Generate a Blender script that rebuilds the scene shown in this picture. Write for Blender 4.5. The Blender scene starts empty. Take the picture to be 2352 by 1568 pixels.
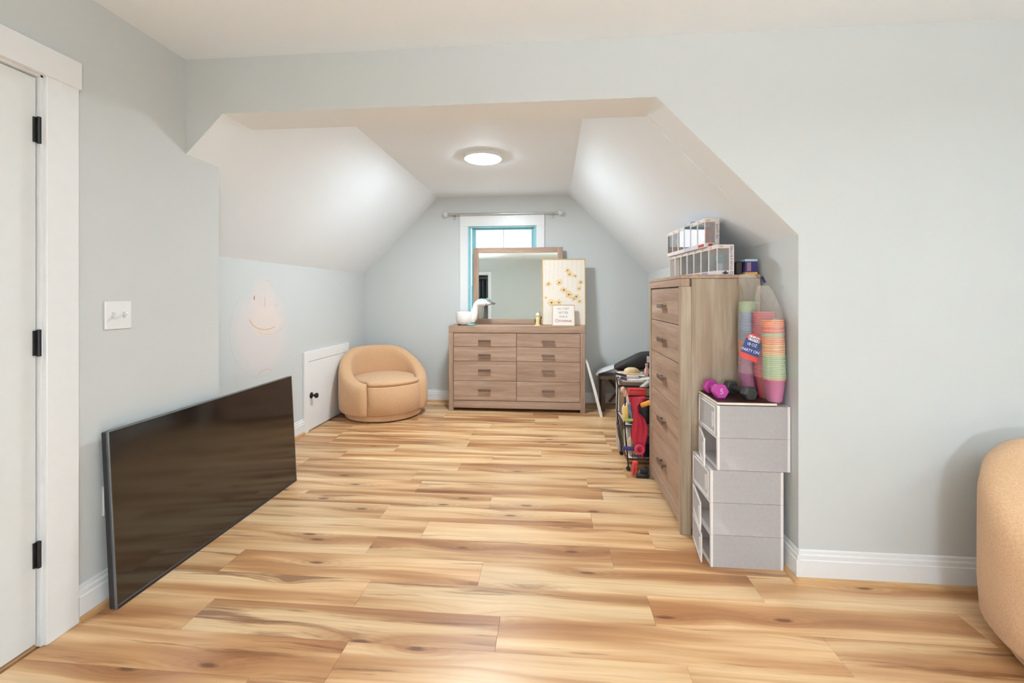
import bpy, bmesh, math, random
from mathutils import Vector, Matrix, Euler
random.seed(7)
S = bpy.context.scene
COL = S.collection
PI = math.pi

# ------------------------------------------------------------------ camera, world, exposure
CAM_H = 1.24
cam_d = bpy.data.cameras.new('camera'); cam = bpy.data.objects.new('camera', cam_d); COL.objects.link(cam)
cam.location = (0, 0, CAM_H); cam.rotation_euler = (PI / 2, 0, 0.0891)
cam_d.sensor_width = 36; cam_d.lens = 1034.6 / 2352 * 36; cam_d.shift_y = -(784 - 680.33) / 2352
cam_d.clip_start = 0.05
S.camera = cam
W = bpy.data.worlds.new('world'); S.world = W; W.use_nodes = True
bg = W.node_tree.nodes['Background']; bg.inputs[0].default_value = (0.95, 0.98, 1.0, 1); bg.inputs[1].default_value = 2.0
S.view_settings.view_transform = 'Standard'; S.view_settings.look = 'None'
S.view_settings.gamma = 1; S.view_settings.use_curve_mapping = False
S.view_settings.exposure = 0.44
LAMP_ALCOVE = 165.0      # emission of the flush lamps' diffusers
FILL_MAIN = 84.0  # added globe fill light, out of frame
FILL_UP = 430.0  # added fill uplights, out of frame
LAMP_COL = (0.80, 0.92, 1.0)

# ------------------------------------------------------------------ helpers
def lin(c):
    return tuple(((v / 255) / 12.92 if v / 255 <= .04045 else ((v / 255 + .055) / 1.055) ** 2.4) for v in c)
class BM:
    def __init__(s): s.b = bmesh.new()
    def box(s, x0, x1, y0, y1, z0, z1, bev=0, M=None, seg=1):
        t = bmesh.new()
        v = [t.verts.new(p) for p in ((x0,y0,z0),(x1,y0,z0),(x1,y1,z0),(x0,y1,z0),(x0,y0,z1),(x1,y0,z1),(x1,y1,z1),(x0,y1,z1))]
        for f in ((3,2,1,0),(4,5,6,7),(0,1,5,4),(1,2,6,5),(2,3,7,6),(3,0,4,7)): t.faces.new([v[i] for i in f])
        if bev: bmesh.ops.bevel(t, geom=t.edges[:], offset=bev, segments=seg, affect='EDGES', profile=.5)
        return s._merge(t, M)
    def _merge(s, t, M=None):
        if M is not None: bmesh.ops.transform(t, matrix=M, verts=t.verts[:])
        me = bpy.data.meshes.new('t'); t.to_mesh(me); t.free(); s.b.from_mesh(me); bpy.data.meshes.remove(me)
        return s
    def prism(s, pts, a0, a1, axis='y', M=None):
        t = bmesh.new()
        f = {'y': lambda p, a: (p[0], a, p[1]), 'x': lambda p, a: (a, p[0], p[1]), 'z': lambda p, a: (p[0], p[1], a)}[axis]
        A = [t.verts.new(f(p, a0)) for p in pts]; B = [t.verts.new(f(p, a1)) for p in pts]
        n = len(pts)
        t.faces.new(A); t.faces.new(B[::-1])
        for i in range(n): t.faces.new((A[i], B[i], B[(i + 1) % n], A[(i + 1) % n]))
        bmesh.ops.recalc_face_normals(t, faces=t.faces[:])
        bmesh.ops.triangulate(t, faces=[q for q in t.faces if len(q.verts) > 4])
        return s._merge(t, M)
    def tube(s, pts, r, n=8, closed=False, M=None):
        t = bmesh.new(); pts = [Vector(p) for p in pts]; N = len(pts); rings = []
        rr = r if hasattr(r, '__len__') else [r] * N
        up = None
        for i, p in enumerate(pts):
            if closed: d = pts[(i + 1) % N] - pts[i - 1]
            else: d = pts[min(i + 1, N - 1)] - pts[max(i - 1, 0)]
            d.normalize()
            if up is None: up = d.orthogonal().normalized()
            up = (up - d * up.dot(d))
            if up.length < 1e-5: up = d.orthogonal()
            up.normalize(); w = d.cross(up)
            rings.append([t.verts.new(p + (up * math.cos(2*PI*k/n) + w * math.sin(2*PI*k/n)) * rr[i]) for k in range(n)])
        for i in range(N if closed else N - 1):
            a, b = rings[i], rings[(i + 1) % N]
            for k in range(n): t.faces.new((a[k], a[(k+1) % n], b[(k+1) % n], b[k]))
        if not closed: t.faces.new(rings[0][::-1]); t.faces.new(rings[-1])
        bmesh.ops.recalc_face_normals(t, faces=t.faces[:])
        return s._merge(t, M)
    def lathe(s, prof, n=24, M=None, c=(0,0,0)):
        t = bmesh.new(); rings = []
        for r, z in prof:
            if r < 1e-6: rings.append([t.verts.new((c[0], c[1], c[2] + z))])
            else: rings.append([t.verts.new((c[0] + r*math.cos(2*PI*k/n), c[1] + r*math.sin(2*PI*k/n), c[2] + z)) for k in range(n)])
        for a, b in zip(rings, rings[1:]):
            for k in range(n):
                q = [a[k % len(a)], a[(k+1) % len(a)], b[(k+1) % len(b)], b[k % len(b)]]
                q = list(dict.fromkeys(q))
                if len(q) > 2: t.faces.new(q)
        bmesh.ops.recalc_face_normals(t, faces=t.faces[:])
        return s._merge(t, M)
    def ell(s, c, r, M=None, u=16, v=10):
        t = bmesh.new(); bmesh.ops.create_uvsphere(t, u_segments=u, v_segments=v, radius=1)
        bmesh.ops.transform(t, matrix=Matrix.Translation(c) @ Matrix.Diagonal((*r, 1)), verts=t.verts[:])
        return s._merge(t, M)
    def grid(s, rows, closed=False):
        """rows of points -> surface"""
        R = [[s.b.verts.new(p) for p in r] for r in rows]
        for a, b in zip(R, R[1:]):
            n = len(a)
            for k in range(n if closed else n - 1): s.b.faces.new((a[k], a[(k+1) % n], b[(k+1) % n], b[k]))
        return R
def obj(name, bm, mat, parent=None, smooth=None, loc=None, rot=None):
    me = bpy.data.meshes.new(name)
    b = bm.b if isinstance(bm, BM) else bm
    b.to_mesh(me); b.free()
    o = bpy.data.objects.new(name, me); COL.objects.link(o)
    if mat: me.materials.append(mat)
    if smooth is not None:
        for p in me.polygons: p.use_smooth = True
        if smooth < 180: me.set_sharp_from_angle(angle=math.radians(smooth))
    if parent: o.parent = parent
    if loc: o.location = loc
    if rot: o.rotation_euler = rot
    return o
def tag(o, label, cat, group=None, kind=None):
    o['label'] = label; o['category'] = cat
    if group: o['group'] = group
    if kind: o['kind'] = kind
    return o
def thing(name, label, cat, loc=(0,0,0), rot=(0,0,0), group=None):
    o = bpy.data.objects.new(name, None); COL.objects.link(o); o.empty_display_size = .05
    o.location = loc; o.rotation_euler = rot
    return tag(o, label, cat, group)
def struct(o): o['kind'] = 'structure'; return o
def dup(o, parent=None):
    c = o.copy(); COL.objects.link(c); c.parent = parent
    for ch in list(o.children): dup(ch, c)
    return c
def text_bm(s, size, depth=.0006, align='CENTER', M=None):
    cu = bpy.data.curves.new('t', 'FONT'); cu.body = s; cu.size = size; cu.extrude = depth; cu.align_x = align; cu.align_y = 'CENTER'; cu.resolution_u = 3
    o = bpy.data.objects.new('t', cu); COL.objects.link(o)
    bpy.context.view_layer.update()
    me = bpy.data.meshes.new_from_object(o.evaluated_get(bpy.context.evaluated_depsgraph_get()))
    b = BM(); b.b.from_mesh(me)
    if M is not None: bmesh.ops.transform(b.b, matrix=M, verts=b.b.verts[:])
    bpy.data.objects.remove(o); bpy.data.curves.remove(cu); bpy.data.meshes.remove(me)
    return b

# ------------------------------------------------------------------ materials
class MT:
    def __init__(s, name):
        s.m = bpy.data.materials.new(name); s.m.use_nodes = True; s.t = s.m.node_tree
        s.p = s.t.nodes['Principled BSDF']; s.out = s.t.nodes['Material Output']
    def n(s, kind, **kw):
        q = s.t.nodes.new(kind)
        for k, v in kw.items():
            if k.startswith('_'): setattr(q, k[1:], v)
            else:
                key = k.replace('__', ' ')
                q.inputs[int(key[1:]) if key[0] == 'i' and key[1:].isdigit() else key].default_value = v
        return q
    def l(s, a, b): s.t.links.new(a, b)
    def math(s, op, a, b=None, clamp=False):
        q = s.n('ShaderNodeMath', _operation=op, _use_clamp=clamp)
        for i, v in enumerate((a, b)):
            if v is None: continue
            if isinstance(v, (int, float)): q.inputs[i].default_value = v
            else: s.l(v, q.inputs[i])
        return q.outputs[0]
    def ramp(s, fac, stops, interp='LINEAR'):
        q = s.n('ShaderNodeValToRGB'); q.color_ramp.interpolation = interp; e = q.color_ramp.elements
        while len(e) > 1: e.remove(e[-1])
        e[0].position, e[0].color = stops[0][0], (*stops[0][1], 1)
        for p, c in stops[1:]: k = e.new(p); k.color = (*c, 1)
        s.l(fac, q.inputs[0]); return q.outputs[0]
    def mix(s, fac, a, b, mode='MIX'):
        q = s.n('ShaderNodeMix', _data_type='RGBA', _blend_type=mode)
        for i, v in ((0, fac), (6, a), (7, b)):
            if isinstance(v, (int, float)): q.inputs[i].default_value = v
            elif isinstance(v, tuple): q.inputs[i].default_value = (*v, 1)
            else: s.l(v, q.inputs[i])
        return q.outputs[2]
    def coord(s, scale=(1,1,1), rnd=0, kind='Object'):
        tc = s.n('ShaderNodeTexCoord'); v = tc.outputs[kind]
        if rnd:
            oi = s.n('ShaderNodeObjectInfo'); vm = s.n('ShaderNodeVectorMath', _operation='SCALE'); vm.inputs[0].default_value = (37.1, 11.3, 23.7)
            s.l(oi.outputs['Random'], vm.inputs[3]); va = s.n('ShaderNodeVectorMath', _operation='ADD'); s.l(v, va.inputs[0]); s.l(vm.outputs[0], va.inputs[1]); v = va.outputs[0]
        q = s.n('ShaderNodeVectorMath', _operation='MULTIPLY'); s.l(v, q.inputs[0]); q.inputs[1].default_value = scale
        return q.outputs[0]
    def noise(s, vec, scale, detail=3, rough=.5, dist=0):
        q = s.n('ShaderNodeTexNoise', Scale=scale, Detail=detail, Roughness=rough, Distortion=dist); s.l(vec, q.inputs['Vector']); return q.outputs['Fac']
    def bump(s, h, strength=.2, dist=.002):
        q = s.n('ShaderNodeBump', Strength=strength, Distance=dist); s.l(h, q.inputs['Height']); s.l(q.outputs[0], s.p.inputs['Normal'])
def plain(name, rgb, rough=.5, metal=0, spec=.5, var=.06, vscale=30, bump=0, emit=None, alpha=1, coat=0):
    k = MT(name); c = lin(rgb)
    v = k.coord(); nz = k.noise(v, vscale, 3)
    col = k.ramp(nz, [(.3, tuple(x * (1 - var) for x in c)), (.7, tuple(min(1, x * (1 + var)) for x in c))])
    k.l(col, k.p.inputs['Base Color'])
    k.p.inputs['Roughness'].default_value = rough; k.p.inputs['Metallic'].default_value = metal
    k.p.inputs['Specular IOR Level'].default_value = spec; k.p.inputs['Coat Weight'].default_value = coat
    k.p.inputs['Alpha'].default_value = alpha
    if bump: k.bump(k.noise(v, vscale * 3, 4), bump)
    if emit: k.p.inputs['Emission Color'].default_value = (*emit[0], 1); k.p.inputs['Emission Strength'].default_value = emit[1]
    return k.m
def wood(name, axis, light, mid, dark, rough=.55, sc=1.0):
    k = MT(name)
    base = [34, 34, 34]; base['xyz'.index(axis)] = 2.2
    v = k.coord(tuple(b * sc for b in base), rnd=1)
    n1 = k.noise(v, .45, 4, .55, .6); n2 = k.noise(v, 2.6, 5, .6, .3)
    broad = k.noise(k.coord((1, 1, 1), rnd=1), 3.2, 2)
    col = k.ramp(n1, [(.28, lin(dark)), (.46, lin(mid)), (.68, lin(light))])
    fine = k.ramp(n2, [(.35, (.78, .76, .74)), (.6, (1.04, 1.04, 1.04))])
    col = k.mix(.75, col, fine, 'MULTIPLY')
    col = k.mix(k.math('MULTIPLY', broad, .25), col, lin(light))
    k.l(col, k.p.inputs['Base Color']); k.p.inputs['Roughness'].default_value = rough
    k.bump(n2, .15, .001)
    return k.m
def plank_mat(name, seed, darkth, knots):
    k = MT(name)
    oi = k.n('ShaderNodeObjectInfo')
    tc = k.n('ShaderNodeTexCoord')
    off = k.n('ShaderNodeVectorMath', _operation='SCALE'); off.inputs[0].default_value = (31.7, 17.3, 0); k.l(oi.outputs['Random'], off.inputs[3])
    add = k.n('ShaderNodeVectorMath', _operation='ADD'); k.l(tc.outputs['Object'], add.inputs[0]); k.l(off.outputs[0], add.inputs[1])
    add2 = k.n('ShaderNodeVectorMath', _operation='ADD'); k.l(add.outputs[0], add2.inputs[0]); add2.inputs[1].default_value = (seed * 3.1, seed * 1.7, 0)
    P = add2.outputs[0]
    def sc(x, y):
        q = k.n('ShaderNodeVectorMath', _operation='MULTIPLY'); k.l(P, q.inputs[0]); q.inputs[1].default_value = (x, y, 1); return q.outputs[0]
    # knots bend the grain: voronoi distance in stretched space
    vo = k.n('ShaderNodeTexVoronoi', Scale=1.0, Randomness=1.0, _voronoi_dimensions='2D'); k.l(sc(1.25, 4.2), vo.inputs['Vector'])
    d = vo.outputs['Distance']
    halo = k.math('SUBTRACT', 1.0, k.math('MULTIPLY', d, 2.4), True)
    halo2 = k.math('POWER', halo, 2.0)
    # grain coordinate
    sx = k.n('ShaderNodeSeparateXYZ'); k.l(P, sx.inputs[0])
    wig = k.noise(sc(1.3, 3), 1.0, 3, .5, .3)
    yy = k.math('ADD', sx.outputs[1], k.math('MULTIPLY', wig, .05))
    yy = k.math('ADD', yy, k.math('MULTIPLY', halo2, .055))
    cv = k.n('ShaderNodeCombineXYZ'); k.l(k.math('MULTIPLY', sx.outputs[0], .75), cv.inputs[0]); k.l(k.math('MULTIPLY', yy, 9.0), cv.inputs[1])
    big = k.noise(cv.outputs[0], 1.0, 2, .45)
    cv2 = k.n('ShaderNodeCombineXYZ'); k.l(k.math('MULTIPLY', sx.outputs[0], 2.2), cv2.inputs[0]); k.l(k.math('MULTIPLY', yy, 70.0), cv2.inputs[1])
    fine = k.noise(cv2.outputs[0], 1.0, 4, .6)
    cv3 = k.n('ShaderNodeCombineXYZ'); k.l(k.math('MULTIPLY', sx.outputs[0], .95), cv3.inputs[0]); k.l(k.math('MULTIPLY', yy, 17.0), cv3.inputs[1]); cv3.inputs[2].default_value = 5.5
    strk = k.noise(cv3.outputs[0], 1.0, 5, .62)
    col = k.ramp(big, [(.34, lin((238, 202, 156))), (.46, lin((226, 182, 134))), (.54, lin((200, 150, 102))), (.66, lin((172, 118, 76)))])
    f = k.ramp(fine, [(.32, (.80, .76, .72)), (.62, (1.03, 1.03, 1.03))])
    col = k.mix(.85, col, f, 'MULTIPLY')
    dk = k.math('MULTIPLY', k.math('SUBTRACT', strk, darkth), 11.0, True)
    col = k.mix(k.math('MULTIPLY', dk, .8), col, lin((122, 70, 34)))
    if knots:
        col = k.mix(k.math('MULTIPLY', halo2, .38), col, lin((160, 104, 66)))
        ringp = k.math('MULTIPLY', k.math('ADD', k.math('SINE', k.math('MULTIPLY', d, 95.0)), 1.0), .5)
        col = k.mix(k.math('MULTIPLY', k.math('MULTIPLY', ringp, halo2), .30), col, lin((132, 84, 52)))
        rn = k.math('ADD', d, k.math('MULTIPLY', k.math('SUBTRACT', fine, .5), .06))
        core = k.math('MULTIPLY', k.math('SUBTRACT', .060, rn), 28.0, True)
        col = k.mix(k.math('MULTIPLY', core, .8), col, lin((98, 56, 30)))
    tone = k.n('ShaderNodeMapRange'); k.l(oi.outputs['Random'], tone.inputs[0]); tone.inputs[3].default_value = .86; tone.inputs[4].default_value = 1.06
    cmb = k.n('ShaderNodeCombineColor'); 
    for i in range(3): k.l(tone.outputs[0], cmb.inputs[i])
    col = k.mix(1.0, col, cmb.outputs[0], 'MULTIPLY')
    k.l(col, k.p.inputs['Base Color'])
    k.p.inputs['Roughness'].default_value = .36; k.p.inputs['Specular IOR Level'].default_value = .45
    k.bump(fine, .06, .0006)
    return k.m
def plastic_clear(name, rgb, op, rough=.35, tl=.5):
    k = MT(name); tr = k.n('ShaderNodeBsdfTransparent'); mx = k.n('ShaderNodeMixShader'); m2 = k.n('ShaderNodeMixShader'); ts = k.n('ShaderNodeBsdfTranslucent')
    nz = k.noise(k.coord(), 60, 2)
    c = k.ramp(nz, [(.3, lin(tuple(v * .97 for v in rgb))), (.7, lin(rgb))])
    k.l(c, k.p.inputs['Base Color']); k.l(c, ts.inputs[0])
    k.p.inputs['Roughness'].default_value = rough
    mx.inputs[0].default_value = op; m2.inputs[0].default_value = tl
    k.l(k.p.outputs[0], m2.inputs[1]); k.l(ts.outputs[0], m2.inputs[2])
    k.l(tr.outputs[0], mx.inputs[1]); k.l(m2.outputs[0], mx.inputs[2]); k.l(mx.outputs[0], k.out.inputs['Surface'])
    return k.m
def glass_pane(name, tint=(1,1,1), refl=.12):
    k = MT(name); tr = k.n('ShaderNodeBsdfTransparent'); tr.inputs[0].default_value = (*tint, 1)
    gl = k.n('ShaderNodeBsdfGlossy', Roughness=.02); mx = k.n('ShaderNodeMixShader'); mx.inputs[0].default_value = refl
    k.l(tr.outputs[0], mx.inputs[1]); k.l(gl.outputs[0], mx.inputs[2]); k.l(mx.outputs[0], k.out.inputs['Surface'])
    return k.m
def wall_paint(name, rgb, scribble=False):
    k = MT(name); c = lin(rgb); v = k.coord()
    nz = k.noise(v, 2.0, 2)
    col = k.ramp(nz, [(.3, tuple(x * .985 for x in c)), (.7, c)])
    if scribble:   # pale pink crayon rubbed into the paint, in the wall's own coordinates
        sx = k.n('ShaderNodeSeparateXYZ'); k.l(v, sx.inputs[0])
        wob = k.noise(v, 9, 3)
        def blob(cy, cz, ry, rz, amt, c2, col):
            a = k.math('DIVIDE', k.math('SUBTRACT', sx.outputs[1], cy), ry); b = k.math('DIVIDE', k.math('SUBTRACT', sx.outputs[2], cz), rz)
            r = k.math('SQRT', k.math('ADD', k.math('MULTIPLY', a, a), k.math('MULTIPLY', b, b)))
            r = k.math('ADD', r, k.math('MULTIPLY', k.math('SUBTRACT', wob, .5), .35))
            m = k.math('MULTIPLY', k.math('SUBTRACT', 1.05, r), 3.0, True)
            return k.mix(k.math('MULTIPLY', m, amt), col, lin(c2))
        col = blob(3.31, .96, .36, .33, .38, (236, 212, 208), col)
        col = blob(3.32, 1.22, .16, .17, .30, (238, 214, 205), col)
        col = blob(3.36, 1.04, .20, .13, .30, (240, 216, 196), col)
    k.l(col, k.p.inputs['Base Color']); k.p.inputs['Roughness'].default_value = .62; k.p.inputs['Specular IOR Level'].default_value = .3
    k.bump(k.noise(v, 380, 2), .05, .0005)
    return k.m

M_wall = wall_paint('wall_paint', (208, 210, 208))
M_wall_s = wall_paint('wall_paint_scribbled', (208, 210, 208), True)
M_ceil = wall_paint('ceiling_paint', (240, 245, 249))
M_trim = plain('trim_white', (236, 236, 235), .32, var=.01)
M_door = plain('door_white', (228, 229, 227), .38, var=.01)
M_black = plain('black_metal', (22, 22, 23), .4, spec=.5)
M_shoe = wood('shoe_wood', 'x', (214, 172, 122), (198, 152, 104), (170, 122, 80))
M_shoe_y = wood('shoe_wood_y', 'y', (214, 172, 122), (198, 152, 104), (170, 122, 80))
M_planks = [plank_mat('plank_a', 1, .575, True), plank_mat('plank_b', 5, .60, True), plank_mat('plank_c', 9, .555, False), plank_mat('plank_d', 14, .62, True)]
M_dres = wood('dresser_wood', 'x', (190, 160, 138), (170, 138, 116), (146, 114, 92))
M_dres_z = wood('dresser_wood_upright', 'z', (186, 156, 134), (166, 136, 114), (144, 114, 92))
M_chest_y = wood('chest_wood_fronts', 'y', (186, 158, 138), (168, 138, 116), (144, 114, 92))
M_chest_z = wood('chest_wood_upright', 'z', (190, 172, 150), (164, 142, 118), (136, 112, 88))
M_pull = plain('pull_metal', (120, 98, 84), .35, .5, var=.05)
M_mirror = plain('mirror_glass', (225, 231, 226), .015, 1.0, var=.0)
M_boucle = MT('peach_boucle')
_v = M_boucle.coord(); _n = M_boucle.noise(_v, 170, 4, .7)
M_boucle.l(M_boucle.ramp(_n, [(.3, lin((206, 160, 118))), (.7, lin((232, 188, 146)))]), M_boucle.p.inputs['Base Color'])
M_boucle.p.inputs['Roughness'].default_value = .95; M_boucle.p.inputs['Specular IOR Level'].default_value = .15
M_boucle.p.inputs['Sheen Weight'].default_value = .25; M_boucle.bump(_n, .7, .004); M_boucle = M_boucle.m

# ------------------------------------------------------------------ room dimensions (metres)
XL, XR, YF, YF2, YB = -1.805, 1.074, 2.077, 2.297, 5.229
ZC, ZK, ZS = 2.409, 1.509, 2.137
XK = -2.239
XCL, XCR = -1.347, 0.197
XSL, XSR, ZD = -1.612, 0.467, 1.943
XE, YR, XW = 3.4, -4.2, -3.2        # right wall, rear wall, far-left wall of the part behind the camera
YJ = -0.25                          # the left wall steps back here, behind the camera

# floor: slab + single planks
b = BM(); b.box(XW - .1, XE + .1, YR - .1, YB + .1, -.12, -.0065)
floor = struct(obj('floor', b, plain('subfloor', (150, 112, 78), .7)))
PITCH, PL, TH = .175, 1.18, .0065
known = {1.385: -.73, 1.56: -.20, 1.735: -.79, 1.91: -.32, 2.085: .28, 2.26: .505, 1.21: .2}
_shared = {}
def plank(x0, x1, y0, y1):
    key = (round(x1 - x0, 3), round(y1 - y0, 3))
    if key not in _shared:
        q = BM(); w, h = (x1 - x0) / 2 - .0003, (y1 - y0) / 2 - .0003
        q.box(-w, w, -h, h, -TH, 0, .0004)
        me = bpy.data.meshes.new('plank'); q.b.to_mesh(me); q.b.free(); me.materials.append(None); _shared[key] = me
    o = bpy.data.objects.new('plank', _shared[key]); COL.objects.link(o); o.parent = floor
    o.location = ((x0 + x1) / 2, (y0 + y1) / 2, 0)
    o.material_slots[0].link = 'OBJECT'; o.material_slots[0].material = random.choice(M_planks)
rows = []
y = 1.735 - PITCH * 34
while y < YB:
    rows.append(round(y, 3)); y += PITCH
for y0 in rows:
    y1 = min(y0 + PITCH, YB); y0c = max(y0, YR)
    if y1 - y0c < .01: continue
    # lateral extent of this row
    if y1 <= YJ: xa, xb = XW, XE
    elif y0 < YF2: xa, xb = XL, XE
    else: xa, xb = XK, XR
    if y0 < YF2 < y1: xa = XK
    if y0 < YF < y1: xb = XE
    elif y0 >= YF: xb = XR
    j = known.get(y0, random.uniform(-.6, .6))
    j -= math.ceil((j - xa) / PL) * PL
    x = j
    while x < xb:
        a, c = max(x, xa), min(x + PL, xb)
        if c - a > .02: plank(a, c, y0c, y1)
        x += PL

# walls
b = BM()
b.prism([(XL, ZC), (XE, ZC), (XE, 0), (XR, 0), (XR, ZK), (XSR, ZS), (XSL, ZS), (XL, ZD)], YF, YF2)
wf = struct(obj('wall_front', b, M_wall)); wf.data.materials.append(M_ceil)
for p in wf.data.polygons:
    if p.normal.z < -.3 and p.center.z > .5: p.material_index = 1      # underside of the opening in ceiling paint, lighter partly to lift dim light
DY0, DY1, DZ = .615, 1.452, 2.022      # door opening in the left wall
b = BM()
b.prism([(YJ, 0), (DY0, 0), (DY0, DZ), (DY1, DZ), (DY1, 0), (YF2 - .12, 0), (YF2 - .12, ZC), (YJ, ZC)], XL - .12, XL, 'x')
struct(obj('wall_left', b, M_wall))
b = BM(); b.prism([(XK - .12, 0), (XL, 0), (XL, ZD), (XK, ZK), (XK - .12, ZK)], YF2 - .12, YF2)
struct(obj('wall_left_end', b, M_wall))
b = BM(); b.box(XW, XL - .12, YJ, YJ + .12, 0, ZC); struct(obj('wall_left_step', b, M_wall))
b = BM(); b.box(XW - .12, XW, YR - .12, YJ + .12, 0, ZC); struct(obj('wall_far_left', b, M_wall))
b = BM(); b.box(XK - .12, XK, YF2, YB + .12, 0, ZK); struct(obj('wall_knee_left', b, M_wall_s))
b = BM(); b.box(XR, XR + .12, YF2, YB + .12, 0, ZK); struct(obj('wall_knee_right', b, M_wall))
b = BM(); b.prism([(XK, ZK), (XCL, ZC), (XCL, ZC + .17), (XK - .12, ZK + .06), (XK - .12, ZK)], YF2, YB + .12); struct(obj('ceiling_slope_left', b, M_ceil))
b = BM(); b.prism([(XR, ZK), (XCR, ZC), (XCR, ZC + .17), (XR + .12, ZK + .06), (XR + .12, ZK)], YF2, YB + .12); struct(obj('ceiling_slope_right', b, M_ceil))
b = BM(); b.box(XCL, XCR, YF2, YB + .12, ZC, ZC + .12); struct(obj('ceiling_alcove', b, M_ceil))
b = BM(); b.box(XW - .12, XE + .12, YR - .12, YF2, ZC, ZC + .12); struct(obj('ceiling', b, M_ceil))
WX0, WX1, WZ0, WZ1 = -.986, -.183, .62, 2.060     # window opening
b = BM()
b.prism([(XK, 0), (WX0, 0), (WX0, ZC), (XCL, ZC), (XK, ZK)], YB, YB + .14)
b.prism([(WX1, 0), (XR, 0), (XR, ZK), (XCR, ZC), (WX1, ZC)], YB, YB + .14)
b.box(WX0, WX1, YB, YB + .14, 0, WZ0); b.box(WX0, WX1, YB, YB + .14, WZ1, ZC)
struct(obj('wall_back', b, M_wall))
b = BM(); b.box(XE, XE + .12, YR - .12, YF2, 0, ZC); struct(obj('wall_right', b, M_wall))
RX0, RX1, RZ = -2.86, -2.07, 1.93       # doorway in the rear wall, seen in the mirror
b = BM(); b.box(XW, RX0, YR - .12, YR, 0, ZC); b.box(RX1, XE, YR - .12, YR, 0, ZC); b.box(RX0, RX1, YR - .12, YR, RZ, ZC)
struct(obj('wall_rear', b, M_wall))
M_dim = plain('closet_paint', (196, 196, 194), .7)
b = BM(); b.box(XW, -1.6, YR - .95, YR - .9, 0, ZC); b.box(XW - .05, XW, YR - .95, YR - .12, 0, ZC); b.box(-1.6, -1.55, YR - .95, YR - .12, 0, ZC); b.box(XW, -1.6, YR - .95, YR - .12, ZC, ZC + .05); b.box(XW, -1.6, YR - .95, YR - .1, -.1, 0)
struct(obj('wall_closet', b, M_dim))

# ------------------------------------------------------------------ baseboards and shoe mouldings
BH = .135
def base_prof(s=1):   # (offset from wall, height)
    return [(0, 0), (.016, 0), (.016, .092), (.012, .096), (.012, .112), (.007, .118), (.007, .130), (.003, BH), (0, BH)]
def baseboard(name, axis, wall, sgn, a0, a1, e0=0, e1=0):
    b = BM()
    if axis == 'x':   # runs along x, wall plane y = wall, sticks out by sgn
        b.prism([(wall + sgn * o, z) for o, z in base_prof()], a0, a1, 'x')
        o = obj(name, b, M_trim)
    else:
        b.prism([(wall + sgn * q, z) for q, z in base_prof()], a0, a1, 'y')
        o = obj(name, b, M_trim)
    struct(o)
    c = BM(); pr = [(.016, 0), (.032, 0), (.031, .008), (.026, .016), (.020, .020), (.016, .021)]
    c.prism([(wall + sgn * q, z) for q, z in pr], a0 + e0, a1 + e1, 'x' if axis == 'x' else 'y')
    obj('shoe_moulding', c, M_shoe if axis == 'x' else M_shoe_y, o, loc=(0, 0, 0))
    return o
baseboard('baseboard_front', 'x', YF, -1, XR, XE, -.016)
baseboard('baseboard_left', 'y', XL, 1, 1.558, YF2)
baseboard('baseboard_jamb', 'y', XR, -1, YF - .016, YB, -.016)
baseboard('baseboard_back', 'x', YB, -1, XK, XR)
baseboard('baseboard_knee_left', 'y', XK, 1, YF2, 3.868)
baseboard('baseboard_right', 'y', XE, -1, YR, YF)
baseboard('baseboard_rear', 'x', YR, 1, RX1 + .11, XE)

# ------------------------------------------------------------------ door on the left, with casing and hinges
d1 = bpy.data.objects.new('door_1', None); COL.objects.link(d1); d1.location = (XL, 1.0, 0); d1['kind'] = 'structure'
def local(bm, root): bmesh.ops.translate(bm.b, vec=-Vector(root.location), verts=bm.b.verts[:]); return bm
b = BM(); b.box(XL - .052, XL - .012, .628, 1.436, .012, 2.012, .002); obj('door_leaf', local(b, d1), M_door, d1)
b = BM(); b.box(XL - .12, XL + .001, 1.440, 1.4525, 0, 2.028); b.box(XL - .12, XL + .001, .6145, .626, 0, 2.028); b.box(XL - .12, XL + .001, .6145, 1.4525, 2.016, 2.028); obj('jamb', local(b, d1), M_trim, d1)
b = BM(); b.box(XL, XL + .018, 1.446, 1.556, 0, 2.03, .002); obj('side_casing', local(b, d1), M_trim, d1)
b = BM(); b.box(XL, XL + .018, .51, .620, 0, 2.03, .002); obj('side_casing', local(b, d1), M_trim, d1)
b = BM(); b.box(XL, XL + .024, .50, 1.562, 2.0225, 2.125, .002); obj('head_casing', local(b, d1), M_trim, d1)
for z in (1.827, 1.075, .328):
    b = BM(); b.lathe([(0, -.048), (.0065, -.047), (.0065, .047), (0, .048)], 10, M=Matrix.Translation((XL - .003, 1.438, z)))
    b.box(XL - .011, XL - .006, 1.424, 1.452, z - .044, z + .044)
    obj('hinge', local(b, d1), M_black, d1, 40)
b = BM(); b.lathe([(0, 0), (.028, 0), (.028, .006), (.010, .010), (.010, .035), (.024, .042), (.027, .055), (.018, .066), (0, .068)], 18, M=Matrix.Translation((XL - .012, .70, .96)) @ Matrix.Rotation(PI/2, 4, 'Y'))
obj('door_knob', local(b, d1), M_black, d1, 40)
b = BM(); b.box(XL - .11, XL - .02, .60, 1.46, -.006, .004); obj('threshold', local(b, d1), M_shoe_y, d1)

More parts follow.
